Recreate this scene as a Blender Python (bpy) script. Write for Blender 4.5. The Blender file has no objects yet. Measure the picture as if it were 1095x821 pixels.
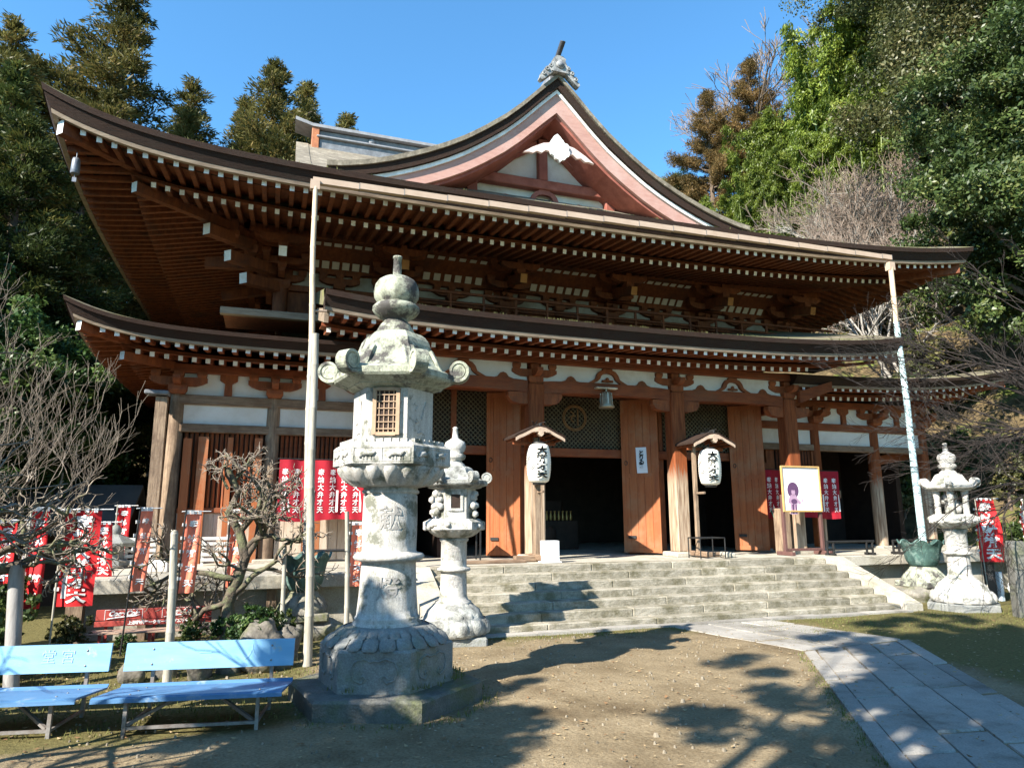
import bpy, math, random
import numpy as np
from mathutils import Matrix, Vector
R = math.radians
scene = bpy.context.scene
col = scene.collection

# ------------------------------------------------------------------ camera, sky, sun, exposure
cam_d = bpy.data.cameras.new('camera'); cam = bpy.data.objects.new('camera', cam_d); col.objects.link(cam)
cam_d.sensor_width = 36.0; cam_d.lens = 742.5/1095*36; cam_d.clip_end = 600; cam_d.clip_start = 0.05
_y, _p, _r = R(19.03), R(10.73), R(-0.157)
_f = Vector((math.sin(_y)*math.cos(_p), math.cos(_y)*math.cos(_p), math.sin(_p)))
_x = Vector((math.cos(_y), -math.sin(_y), 0)); _u = _x.cross(_f)
_x2 = _x*math.cos(_r)+_u*math.sin(_r); _u2 = -_x*math.sin(_r)+_u*math.cos(_r)
cam.matrix_world = Matrix(((_x2.x,_u2.x,-_f.x,0),(_x2.y,_u2.y,-_f.y,0),(_x2.z,_u2.z,-_f.z,2.1),(0,0,0,1)))
scene.camera = cam

SUN_AZ, SUN_EL = R(241.5), R(36.5)
world = bpy.data.worlds.new('World'); scene.world = world; world.use_nodes = True
wn = world.node_tree; bg = wn.nodes['Background']
sky = wn.nodes.new('ShaderNodeTexSky'); sky.sky_type = 'NISHITA'; sky.sun_disc = False
sky.sun_elevation = SUN_EL; sky.sun_rotation = SUN_AZ; sky.air_density = 1.0; sky.dust_density = 0.2; sky.ozone_density = 1.6
skm = wn.nodes.new('ShaderNodeMix'); skm.data_type='RGBA'; skm.blend_type='MULTIPLY'; skm.inputs[0].default_value=1; skm.inputs[7].default_value=(.66,1.20,1.42,1)
wn.links.new(sky.outputs[0], skm.inputs[6]); wn.links.new(skm.outputs[2], bg.inputs[0]); bg.inputs[1].default_value = 0.085
sl = bpy.data.lights.new('sun', 'SUN'); sl.energy = 5.0; sl.angle = R(0.5); sl.color = (1.0, 0.93, 0.82)
so = bpy.data.objects.new('sun', sl); col.objects.link(so)
sd = Vector((math.sin(SUN_AZ)*math.cos(SUN_EL), math.cos(SUN_AZ)*math.cos(SUN_EL), math.sin(SUN_EL)))
so.rotation_euler = sd.to_track_quat('Z', 'Y').to_euler(); so.location = sd*80
vs = scene.view_settings
vs.view_transform = 'Standard'; vs.look = 'None'; vs.gamma = 1; vs.exposure = 1.55; vs.use_curve_mapping = False
scene.cycles.max_bounces = 6

# ------------------------------------------------------------------ helpers
rng = random.Random(7)
class MB:
    """mesh collector; every shape carries a material slot number"""
    def __init__(s): s.v=[]; s.f=[]; s.m=[]; s.smooth=[]
    def add(s, vs_, fs, mi=0, sm=False):
        o=len(s.v); s.v += [tuple(v) for v in vs_]
        for f in fs: s.f.append(tuple(i+o for i in f)); s.m.append(mi); s.smooth.append(sm)
    def box(s, c, d, mi=0, M=None, bev=0.0):
        x,y,z=[k/2 for k in d]
        if bev>0:
            b=min(bev,x*.9,y*.9,z*.9); P=[]
            # chamfered box as a stack of rings
            rings=[(x-b,y-b,-z,0),(x,y,-z+b,b),(x,y,z-b,b),(x-b,y-b,z,0)]
            for (rx,ry,rz,k) in rings:
                P += [(-rx+ (b if k else 0),-ry,rz),(rx-(b if k else 0),-ry,rz),(rx,-ry+(b if k else 0),rz),(rx,ry-(b if k else 0),rz),
                      (rx-(b if k else 0),ry,rz),(-rx+(b if k else 0),ry,rz),(-rx,ry-(b if k else 0),rz),(-rx,-ry+(b if k else 0),rz)]
            F=[tuple(range(7,-1,-1)),tuple(range(24,32))]
            for r in range(3):
                for i in range(8):
                    j=(i+1)%8; F.append((r*8+i,r*8+j,(r+1)*8+j,(r+1)*8+i))
            vs_=P
        else:
            vs_=[(-x,-y,-z),(x,-y,-z),(x,y,-z),(-x,y,-z),(-x,-y,z),(x,-y,z),(x,y,z),(-x,y,z)]
            F=[(3,2,1,0),(4,5,6,7),(0,1,5,4),(1,2,6,5),(2,3,7,6),(3,0,4,7)]
        out=[]
        for v in vs_:
            v=Vector(v)
            if M is not None: v=M@v
            out.append((v.x+c[0],v.y+c[1],v.z+c[2]))
        s.add(out,F,mi)
    def b2(s, x0,x1,y0,y1,z0,z1, mi=0, bev=0.0):
        s.box(((x0+x1)/2,(y0+y1)/2,(z0+z1)/2),(abs(x1-x0),abs(y1-y0),abs(z1-z0)),mi,None,bev)
    def beam(s, p0, p1, w, h, mi=0, tip0=None, tip1=None, up=(0,0,1)):
        p0=Vector(p0); p1=Vector(p1); d=(p1-p0).normalized(); a=d.cross(Vector(up))
        if a.length<1e-4: a=Vector((1,0,0))
        a.normalize(); u=a.cross(d)
        V=[]
        for p in (p0,p1):
            for (i,j) in ((-1,-1),(1,-1),(1,1),(-1,1)): V.append(p+a*(i*w/2)+u*(j*h/2))
        s.add(V,[(0,1,5,4),(1,2,6,5),(2,3,7,6),(3,0,4,7)],mi)
        s.add(V,[(3,2,1,0)],mi if tip0 is None else tip0); s.add(V,[(4,5,6,7)],mi if tip1 is None else tip1)
    def tube(s, pts, rad, n=8, mi=0, cap=True, sm=True):
        pts=[Vector(p) for p in pts]
        if not hasattr(rad,'__len__'): rad=[rad]*len(pts)
        V=[]; a=None
        for i,p in enumerate(pts):
            d=(pts[min(i+1,len(pts)-1)]-pts[max(i-1,0)])
            if d.length<1e-9: d=Vector((0,0,1))
            d.normalize()
            if a is None: a=d.orthogonal().normalized()
            else:
                a=a-d*a.dot(d)
                a = a.normalized() if a.length>1e-6 else d.orthogonal().normalized()
            b=d.cross(a)
            for k in range(n):
                t=2*math.pi*k/n; V.append(p+(a*math.cos(t)+b*math.sin(t))*rad[i])
        F=[]
        for i in range(len(pts)-1):
            for k in range(n):
                j=(k+1)%n; F.append((i*n+k,i*n+j,(i+1)*n+j,(i+1)*n+k))
        s.add(V,F,mi,sm)
        if cap: s.add(V,[tuple(range(n-1,-1,-1)),tuple((len(pts)-1)*n+k for k in range(n))],mi)
    def lathe(s, prof, c=(0,0,0), n=24, mi=0, sm=True, rot=0, fn=None):
        """prof: list of (r, z)"""
        V=[]
        for (r,z) in prof:
            for k in range(n):
                t=rot+2*math.pi*k/n; rr=max(r,1e-4)
                if fn: rr*=fn(t,z)
                V.append((c[0]+rr*math.cos(t),c[1]+rr*math.sin(t),c[2]+z))
        F=[]
        for i in range(len(prof)-1):
            for k in range(n):
                j=(k+1)%n; F.append((i*n+k,i*n+j,(i+1)*n+j,(i+1)*n+k))
        s.add(V,F,mi,sm)
        s.add(V,[tuple(range(n-1,-1,-1)),tuple((len(prof)-1)*n+k for k in range(n))],mi)
    def prism(s, poly, O, A, B, N, mi=0, mside=None):
        """poly (a,b) extruded from O along N (vector incl. length)"""
        O,A,B,N=Vector(O),Vector(A),Vector(B),Vector(N); n=len(poly)
        V=[O+A*a+B*b for a,b in poly]; V+= [v+N for v in V]
        s.add(V,[tuple(range(n-1,-1,-1)),tuple(range(n,2*n))],mi)
        s.add(V,[(i,(i+1)%n,n+(i+1)%n,n+i) for i in range(n)],mi if mside is None else mside)
    def strip(s, O, prof, sfun, n, mis=0, closed=True, cap=True, sm=False):
        """O(sv,d,dz)->xyz ; prof [(d,dz)] ; sfun(t,d)->s"""
        P=len(prof); V=[]
        for i in range(n+1):
            t=i/n
            for (d,dz) in prof: V.append(O(sfun(t,d),d,dz))
        for i in range(n):
            for k in range(P if closed else P-1):
                j=(k+1)%P
                s.add_f(V,(i*P+k,(i+1)*P+k,(i+1)*P+j,i*P+j),mis if isinstance(mis,int) else mis[k],sm,first=(i==0 and k==0))
        if cap and closed:
            o=s._off
            s.f.append(tuple(o+k for k in range(P))); s.m.append(mis if isinstance(mis,int) else mis[0]); s.smooth.append(False)
            s.f.append(tuple(o+n*P+k for k in range(P-1,-1,-1))); s.m.append(mis if isinstance(mis,int) else mis[0]); s.smooth.append(False)
    def add_f(s, V, f, mi, sm, first):
        if first:
            s._off=len(s.v); s.v += [tuple(v) for v in V]
        s.f.append(tuple(i+s._off for i in f)); s.m.append(mi); s.smooth.append(sm)
    def grid(s, fn, nu, nv, mi=0, sm=True):
        V=[fn(i/nu,j/nv) for j in range(nv+1) for i in range(nu+1)]
        F=[(j*(nu+1)+i,j*(nu+1)+i+1,(j+1)*(nu+1)+i+1,(j+1)*(nu+1)+i) for j in range(nv) for i in range(nu)]
        s.add(V,F,mi,sm)
    def mesh(s, name, mats, off=(0,0,0)):
        me=bpy.data.meshes.new(name)
        V=np.array(s.v,dtype=float).reshape(-1,3)-np.array(off)
        me.from_pydata(V.tolist(),[],s.f)
        mats = mats if isinstance(mats,(list,tuple)) else [mats]
        for m in mats: me.materials.append(m)
        me.polygons.foreach_set('material_index',s.m); me.polygons.foreach_set('use_smooth',s.smooth)
        me.update(); return me
def tag(o, label=None, cat=None, group=None, kind=None):
    if label: o['label']=label
    if cat: o['category']=cat
    if group: o['group']=group
    if kind: o['kind']=kind
    return o
def link(name, me, parent=None, loc=(0,0,0)):
    o=bpy.data.objects.new(name,me); col.objects.link(o); o.location=loc
    if parent: o.parent=parent
    return o
def root(name, loc, label, cat, group=None, rz=0):
    o=bpy.data.objects.new(name,None); col.objects.link(o); o.location=loc; o.rotation_euler=(0,0,rz); o.empty_display_size=.2
    return tag(o,label,cat,group)
KEEP={'rafters','roof_moss','lattice_transom','window_mullions','wall_boarding','lattice_window','slats','stone','branches','trunk','lettering','carved_characters','printed_figure','bristles','tie_loops','roof_rafters','platform','fire_box','brace','frame_rails','bars','ribbed_cove','ridge_end_ornament','altar_furniture'}
def split(mb):
    """separate far-apart pieces of one collector, so that each becomes a part of its own"""
    n=len(mb.v); par=list(range(n))
    def find(a):
        while par[a]!=a: par[a]=par[par[a]]; a=par[a]
        return a
    for f in mb.f:
        r=find(f[0])
        for i in f[1:]: par[find(i)]=r
    V=np.array(mb.v,float); isl={}
    for f in mb.f: isl.setdefault(find(f[0]),set()).update(f)
    keys=list(isl)
    if not 1<len(keys)<=70: return [mb]
    lo=np.array([V[list(isl[k])].min(0) for k in keys]); hi=np.array([V[list(isl[k])].max(0) for k in keys]); sz=(hi-lo).max(1)
    g=list(range(len(keys)))
    def gf(a):
        while g[a]!=a: a=g[a]
        return a
    for a in range(len(keys)):
        for b in range(a):
            gap=np.linalg.norm(np.maximum(0,np.maximum(lo[a]-hi[b],lo[b]-hi[a])))
            if gap<.30*max(sz[a],sz[b]) and gap<.6: g[gf(a)]=gf(b)
    grp={}
    for a,k in enumerate(keys): grp[k]=gf(a)
    if len(set(grp.values()))==1: return [mb]
    out={}; mp={}
    for f,mi,sm in zip(mb.f,mb.m,mb.smooth):
        c=grp[find(f[0])]; q=out.setdefault(c,MB()); d=mp.setdefault(c,{})
        for i in f:
            if i not in d: d[i]=len(q.v); q.v.append(mb.v[i])
        q.f.append(tuple(d[i] for i in f)); q.m.append(mi); q.smooth.append(sm)
    return list(out.values())
def part(name, mb, mats, parent, off=(0,0,0)):
    ps=[mb] if name in KEEP else split(mb)
    for q in ps: o=link(name, q.mesh(name,mats,off), parent)
    return o
def struct(name, mb, mats):
    return tag(link(name, mb.mesh(name,mats)),kind='structure')
def kids(o): return [c for c in bpy.data.objects if c.parent==o]
def dup(o, loc, rz=None, scale=None, label=None):
    def cp(x,p):
        c=x.copy(); col.objects.link(c)
        if p: c.parent=p
        for k in kids(x): cp(k,c)
        return c
    c=cp(o,None); c.location=loc
    if rz is not None: c.rotation_euler=(0,0,rz)
    if scale: c.scale=(scale,)*3 if not hasattr(scale,'__len__') else scale
    if label: c['label']=label
    return c
_dg=None
def text_mesh(name, body, size, mat, M, parent, depth=.004, bend=None, fn=None, bold=0.0, shear=0.0, line=1.0, xs=1.0):
    c=bpy.data.curves.new('lettering','FONT'); c.body=body; c.size=size; c.align_x='CENTER'; c.align_y='CENTER'
    c.extrude=depth; c.space_line=line; c.offset=bold; c.shear=shear; c.resolution_u=3
    o=bpy.data.objects.new('lettering',c); col.objects.link(o)
    me=bpy.data.meshes.new_from_object(o.evaluated_get(bpy.context.evaluated_depsgraph_get()))
    bpy.data.objects.remove(o); bpy.data.curves.remove(c)
    n=len(me.vertices); co=np.zeros(n*3); me.vertices.foreach_get('co',co); co=co.reshape(-1,3)
    out=[]
    for (x,y,z) in co:
        x*=xs
        if bend: # wrap round a vertical axis through the origin, radius bend, front = -y
            a=x/bend; r=bend+z; v=Vector((r*math.sin(a),-r*math.cos(a),y))
        else: v=Vector((x,-z,y))
        v=M@v
        if fn: v=fn(v)
        out+=[v.x,v.y,v.z]
    me.vertices.foreach_set('co',out); me.materials.clear(); me.materials.append(mat); me.update(); me.name=name
    return link(name,me,parent)
def V_(s): return '\n'.join(s)
T=Matrix.Translation
def RZ(a): return Matrix.Rotation(a,4,'Z')

# ------------------------------------------------------------------ materials
def mk(name): m=bpy.data.materials.new(name); m.use_nodes=True; n=m.node_tree.nodes; return m,m.node_tree,n['Principled BSDF']
def mat(name, c1, c2=None, scale=4.0, rough=.75, bump=.2, stretch=(1,1,1), c3=None, s3=1.2, t3=.55, w3=.12, metal=0.0, spec=.3, fine=None, bscale=None, isl=0.0):
    m,t,b=mk(name); N=t.nodes; L=t.links
    b.inputs['Roughness'].default_value=rough; b.inputs['Metallic'].default_value=metal; b.inputs['Specular IOR Level'].default_value=spec
    tc=N.new('ShaderNodeTexCoord'); mp=N.new('ShaderNodeMapping'); mp.inputs['Scale'].default_value=stretch
    L.new(tc.outputs['Object'],mp.inputs[0])
    n1=N.new('ShaderNodeTexNoise'); n1.inputs['Scale'].default_value=scale; n1.inputs['Detail'].default_value=8; n1.inputs['Roughness'].default_value=.65
    L.new(mp.outputs[0],n1.inputs['Vector'])
    r1=N.new('ShaderNodeValToRGB'); r1.color_ramp.elements[0].position=.33; r1.color_ramp.elements[1].position=.68
    c2=c2 or tuple(k*.6 for k in c1)
    r1.color_ramp.elements[0].color=(*c2,1); r1.color_ramp.elements[1].color=(*c1,1)
    L.new(n1.outputs['Fac'],r1.inputs[0]); out=r1.outputs[0]
    if c3:
        n2=N.new('ShaderNodeTexNoise'); n2.inputs['Scale'].default_value=s3; n2.inputs['Detail'].default_value=6; n2.inputs['Roughness'].default_value=.7
        L.new(tc.outputs['Object'],n2.inputs['Vector'])
        r2=N.new('ShaderNodeValToRGB'); r2.color_ramp.elements[0].position=t3-w3/2; r2.color_ramp.elements[1].position=t3+w3/2
        L.new(n2.outputs['Fac'],r2.inputs[0])
        mx=N.new('ShaderNodeMix'); mx.data_type='RGBA'; L.new(r2.outputs[0],mx.inputs[0]); L.new(out,mx.inputs[6]); mx.inputs[7].default_value=(*c3,1); out=mx.outputs[2]
    if fine:
        n4=N.new('ShaderNodeTexNoise'); n4.inputs['Scale'].default_value=fine; n4.inputs['Detail'].default_value=2
        L.new(tc.outputs['Object'],n4.inputs['Vector'])
        mr=N.new('ShaderNodeMapRange'); mr.inputs[1].default_value=.3; mr.inputs[2].default_value=.7; mr.inputs[3].default_value=.80; mr.inputs[4].default_value=1.12
        L.new(n4.outputs['Fac'],mr.inputs[0])
        mx=N.new('ShaderNodeMix'); mx.data_type='RGBA'; mx.blend_type='MULTIPLY'; mx.inputs[0].default_value=1
        L.new(out,mx.inputs[6]); L.new(mr.outputs[0],mx.inputs[7]); out=mx.outputs[2]
    if isl:
        ge=N.new('ShaderNodeNewGeometry'); mr=N.new('ShaderNodeMapRange'); mr.inputs[3].default_value=1-isl; mr.inputs[4].default_value=1+isl*.6
        L.new(ge.outputs['Random Per Island'],mr.inputs[0]); mx=N.new('ShaderNodeMix'); mx.data_type='RGBA'; mx.blend_type='MULTIPLY'; mx.inputs[0].default_value=1
        L.new(out,mx.inputs[6]); L.new(mr.outputs[0],mx.inputs[7]); out=mx.outputs[2]
    L.new(out,b.inputs['Base Color'])
    if bump:
        n3=N.new('ShaderNodeTexNoise'); n3.inputs['Scale'].default_value=bscale or scale*4; n3.inputs['Detail'].default_value=6
        L.new(mp.outputs[0],n3.inputs['Vector'])
        bp=N.new('ShaderNodeBump'); bp.inputs['Strength'].default_value=bump; bp.inputs['Distance'].default_value=.03
        L.new(n3.outputs['Fac'],bp.inputs['Height']); L.new(bp.outputs[0],b.inputs['Normal'])
    m['out']=0
    return m
def worn_column():
    """orange paint above, bare weathered wood near the foot (real wear, fixed height with a ragged edge)"""
    m,t,b=mk('worn_painted_column'); N=t.nodes; L=t.links
    b.inputs['Roughness'].default_value=.8; b.inputs['Specular IOR Level'].default_value=.2
    tc=N.new('ShaderNodeTexCoord'); mp=N.new('ShaderNodeMapping'); mp.inputs['Scale'].default_value=(9,9,.7); L.new(tc.outputs['Object'],mp.inputs[0])
    n=N.new('ShaderNodeTexNoise'); n.inputs['Scale'].default_value=2.2; n.inputs['Detail'].default_value=8; L.new(mp.outputs[0],n.inputs['Vector'])
    ra=N.new('ShaderNodeValToRGB'); ra.color_ramp.elements[0].color=(.13,.034,.012,1); ra.color_ramp.elements[1].color=(.26,.075,.025,1)
    rb=N.new('ShaderNodeValToRGB'); rb.color_ramp.elements[0].color=(.20,.13,.085,1); rb.color_ramp.elements[1].color=(.46,.36,.26,1)
    for r in (ra,rb): r.color_ramp.elements[0].position=.35; r.color_ramp.elements[1].position=.66; L.new(n.outputs['Fac'],r.inputs[0])
    sp=N.new('ShaderNodeSeparateXYZ'); L.new(tc.outputs['Object'],sp.inputs[0])
    ad=N.new('ShaderNodeMath'); ad.operation='MULTIPLY_ADD'; L.new(n.outputs['Fac'],ad.inputs[0]); ad.inputs[1].default_value=1.6; L.new(sp.outputs[2],ad.inputs[2])
    mr=N.new('ShaderNodeMapRange'); mr.inputs[1].default_value=2.75; mr.inputs[2].default_value=3.15; L.new(ad.outputs[0],mr.inputs[0])
    mx=N.new('ShaderNodeMix'); mx.data_type='RGBA'; L.new(mr.outputs[0],mx.inputs[0]); L.new(rb.outputs[0],mx.inputs[6]); L.new(ra.outputs[0],mx.inputs[7])
    L.new(mx.outputs[2],b.inputs['Base Color'])
    bp=N.new('ShaderNodeBump'); bp.inputs['Strength'].default_value=.3; bp.inputs['Distance'].default_value=.02; L.new(n.outputs['Fac'],bp.inputs['Height']); L.new(bp.outputs[0],b.inputs['Normal'])
    return m
def leaf(name, c1, c2, c3=None, trans=.3):
    m=bpy.data.materials.new(name); m.use_nodes=True; t=m.node_tree; N=t.nodes; L=t.links; N.clear()
    o=N.new('ShaderNodeOutputMaterial'); at=N.new('ShaderNodeAttribute'); at.attribute_name='tone'; oi=N.new('ShaderNodeObjectInfo')
    r=N.new('ShaderNodeValToRGB'); e=r.color_ramp.elements; e[0].color=(*c2,1); e[1].color=(*c1,1)
    if c3: k=e.new(.86); k.color=(*c1,1); e[-1].color=(*c3,1)
    L.new(at.outputs['Fac'],r.inputs[0])
    hs=N.new('ShaderNodeHueSaturation'); L.new(r.outputs[0],hs.inputs['Color'])
    mr=N.new('ShaderNodeMapRange'); mr.inputs[3].default_value=.78; mr.inputs[4].default_value=1.2; L.new(oi.outputs['Random'],mr.inputs[0]); L.new(mr.outputs[0],hs.inputs['Value'])
    d=N.new('ShaderNodeBsdfDiffuse'); tr=N.new('ShaderNodeBsdfTranslucent'); g=N.new('ShaderNodeBsdfGlossy'); g.inputs['Roughness'].default_value=.45
    L.new(hs.outputs[0],d.inputs[0]); L.new(hs.outputs[0],tr.inputs[0])
    m1=N.new('ShaderNodeMixShader'); m1.inputs[0].default_value=trans; L.new(d.outputs[0],m1.inputs[1]); L.new(tr.outputs[0],m1.inputs[2])
    m2=N.new('ShaderNodeMixShader'); m2.inputs[0].default_value=(.012 if ('needles' in name or 'sprays' in name) else .03); L.new(m1.outputs[0],m2.inputs[1]); L.new(g.outputs[0],m2.inputs[2]); L.new(m2.outputs[0],o.inputs[0])
    return m
RED=mat('vermilion_wood',(.29,.085,.027),(.15,.042,.016),3,.7,.25,(3,3,.8),c3=(.15,.06,.03),s3=1.1,t3=.62,w3=.2)
REDX=mat('vermilion_beam',(.25,.068,.022),(.13,.035,.014),3,.7,.25,(.7,3,3),c3=(.17,.07,.035),s3=1.3,t3=.6,w3=.2)
DOORM=mat('orange_door_paint',(.36,.115,.038),(.25,.072,.025),2.4,.65,.15,(5,5,.45),c3=(.30,.14,.07),s3=1.3,t3=.57,w3=.2,isl=.06)
REDU=mat('aged_shaded_red_wood',(.205,.062,.022),(.10,.03,.013),3,.75,.25,(3,3,.8),c3=(.07,.03,.02),s3=1.1,t3=.6,w3=.2)  # aged upper-storey wood, with shade under the eaves added to its colour
PINK=mat('faded_red_paint',(.44,.26,.215),(.36,.195,.16),4,.8,.15,(.6,3,3),c3=(.47,.32,.28),s3=.8,t3=.6,w3=.3)
GABRED=mat('gable_red_paint',(.34,.12,.09),(.22,.07,.05),2.5,.8,.15)
WOOD=mat('weathered_wood',(.34,.25,.17),(.14,.095,.065),3,.85,.35,(8,8,.8),c3=(.10,.065,.045),s3=1.4,t3=.6,w3=.25)
WOODX=mat('weathered_wood_beam',(.30,.21,.14),(.13,.085,.055),3,.85,.35,(.8,8,8),c3=(.12,.07,.045),s3=1.4,t3=.58,w3=.25)
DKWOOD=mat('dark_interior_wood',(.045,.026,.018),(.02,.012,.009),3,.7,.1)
COLM=worn_column()
FASC=mat('grey_fascia_board',(.30,.235,.17),(.17,.125,.09),3,.85,.25,(.6,3,3))
PLAS=mat('white_plaster',(.74,.72,.68),(.62,.58,.52),1.3,.9,.05,c3=(.55,.49,.42),s3=.7,t3=.64,w3=.2)
TIPW=mat('white_gofun_paint',(.85,.85,.83),(.68,.66,.62),7,.7,.02,isl=.22)
BARK=mat('cypress_bark_edge',(.045,.022,.013),(.016,.009,.007),4,.95,.6,(.5,.5,26),c3=(.03,.02,.014),s3=1.5,t3=.58,w3=.2)
MOSS=mat('mossy_bark_roof',(.20,.175,.125),(.09,.075,.055),2.2,.95,.7,c3=(.17,.17,.06),s3=.9,t3=.56,w3=.2,fine=22)
ROOFG=mat('old_bark_roof',(.235,.205,.155),(.12,.10,.075),1.6,.95,.7,(1,1,1),c3=(.30,.26,.20),s3=2.5,t3=.6,w3=.15,fine=16)
TILE=mat('grey_ridge_tile',(.21,.22,.235),(.11,.115,.125),5,.55,.2)
ORN=mat('silvered_ornament',(.38,.38,.37),(.09,.09,.09),7,.6,.3)
COPPER=mat('rusty_copper',(.42,.16,.07),(.28,.10,.05),6,.6,.2)
GUTM=mat('beige_gutter',(.46,.345,.26),(.38,.28,.205),3,.55,.02)
DARKM=mat('dark_metal',(.05,.05,.05),(.03,.03,.03),5,.5,.05,metal=.6)
GRAN=mat('pale_granite',(.60,.585,.55),(.40,.385,.35),3,.9,.5,(5,5,.6),c3=(.17,.175,.14),s3=2.6,t3=.57,w3=.10,fine=70,bscale=40)
GRANB=mat('lichen_granite',(.50,.52,.42),(.26,.28,.21),3,.92,.6,(3,3,.9),c3=(.085,.08,.075),s3=3.4,t3=.53,w3=.12,fine=60,bscale=40)
GRANDK=mat('dark_granite',(.17,.165,.15),(.09,.09,.08),4,.9,.5,c3=(.10,.11,.05),s3=1.8,t3=.58,w3=.2,fine=60,bscale=40)  # dark granite; tree shade on the big lantern's slab put into its colour
GRAND=mat('grey_granite',(.27,.275,.265),(.17,.175,.165),4,.9,.5,c3=(.14,.155,.10),s3=1.8,t3=.6,w3=.2,fine=60,bscale=40)  # darker, greyer stone for lantern bases and slabs
INK=mat('carved_shadow_stone',(.34,.33,.31),(.26,.25,.24),20,.95,.1)
STEP=mat('stair_granite',(.42,.385,.315),(.25,.225,.17),2.6,.9,.5,(1,2,3),c3=(.15,.135,.085),s3=2.6,t3=.54,w3=.2,fine=40,isl=.22)
CONC=mat('terrace_stone',(.46,.43,.36),(.33,.30,.245),1.7,.92,.3,c3=(.24,.22,.15),s3=1.6,t3=.62,w3=.2,fine=45)
ROCK=mat('mossy_rock',(.30,.28,.24),(.15,.14,.12),3,.95,.6,c3=(.12,.13,.05),s3=2.4,t3=.55,w3=.2,fine=30)
PAVE=mat('paving_stone',(.375,.35,.31),(.25,.235,.21),2.2,.88,.25,c3=(.17,.155,.13),s3=1.1,t3=.57,w3=.16,fine=55,isl=.25)
BLUE=mat('sky_blue_paint',(.22,.44,.64),(.17,.37,.56),3,.5,.05,(.8,3,3),c3=(.30,.38,.42),s3=5,t3=.66,w3=.07)
BLUES=mat('worn_blue_seat',(.085,.20,.37),(.055,.145,.29),3,.5,.06,(.7,9,9),c3=(.20,.27,.36),s3=4,t3=.62,w3=.1)
STEEL=mat('grey_tube_steel',(.30,.29,.28),(.17,.14,.12),8,.55,.1,metal=.4)
CRED=mat('faded_red_bench',(.42,.075,.06),(.34,.055,.045),3,.6,.06,c3=(.48,.20,.16),s3=3,t3=.66,w3=.1)
CLOTH=mat('red_cloth',(.62,.025,.03),(.54,.018,.022),4,.85,.05)
CLOTHD=mat('deep_red_curtain',(.36,.012,.028),(.30,.01,.02),4,.85,.05)
CLOTHO=mat('orange_cloth',(.92,.27,.17),(.86,.23,.14),4,.85,.05)
WHITE=mat('white_cloth_paint',(.85,.84,.82),(.80,.79,.77),6,.8,.0)
PAPER=mat('lantern_paper',(.84,.81,.72),(.78,.74,.63),3,.8,.05)
BLACK=mat('black_ink',(.012,.012,.013),(.01,.01,.01),6,.6,0)
PURP=mat('purple_print',(.11,.055,.12),(.09,.04,.10),8,.7,0)
PURL=mat('pale_purple_print',(.42,.28,.38),(.36,.22,.33),8,.7,0)
GOLDF=mat('gilt_frame',(.55,.36,.14),(.42,.26,.10),6,.5,.05)
DKRED=mat('dark_red_post',(.14,.07,.06),(.09,.045,.04),5,.7,.2,(5,5,1))
BRON=mat('green_bronze',(.10,.19,.165),(.045,.085,.08),4,.6,.3,(2,2,1),c3=(.30,.42,.38),s3=3,t3=.62,w3=.15,metal=.3)
PIPEB=mat('pale_blue_pipe',(.50,.66,.68),(.44,.60,.62),3,.5,.05,(4,4,.6),c3=(.52,.62,.60),s3=1.5,t3=.6,w3=.3)
BAMB=mat('grey_bamboo',(.42,.40,.34),(.27,.25,.205),4,.7,.15,(6,6,.7))
BAMBT=mat('tan_bamboo',(.56,.44,.31),(.44,.33,.22),4,.6,.1,(6,6,.7))
BRANCH=mat('lichen_bark',(.15,.12,.09),(.055,.043,.034),9,.95,.6,c3=(.15,.16,.085),s3=5,t3=.55,w3=.15)
TWIGG=mat('pale_twig',(.30,.255,.205),(.17,.14,.11),9,.95,.2)
TWIGD=mat('dark_twig',(.038,.03,.026),(.022,.017,.015),9,.95,.2)
TRUNK=mat('tree_bark',(.17,.125,.09),(.08,.06,.045),6,.95,.5,(3,3,.6))
PALETR=mat('pale_bark',(.40,.37,.33),(.25,.23,.20),6,.95,.3,(2,2,.7))
GOLDM=mat('ochre_end_paint',(.36,.15,.035),(.28,.11,.03),5,.7,.05)
LATT=mat('lattice_wood',(.16,.13,.075),(.10,.08,.05),5,.8,.1)
SHEDR=mat('dark_green_tin',(.075,.085,.085),(.05,.058,.06),2,.6,.1)

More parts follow.
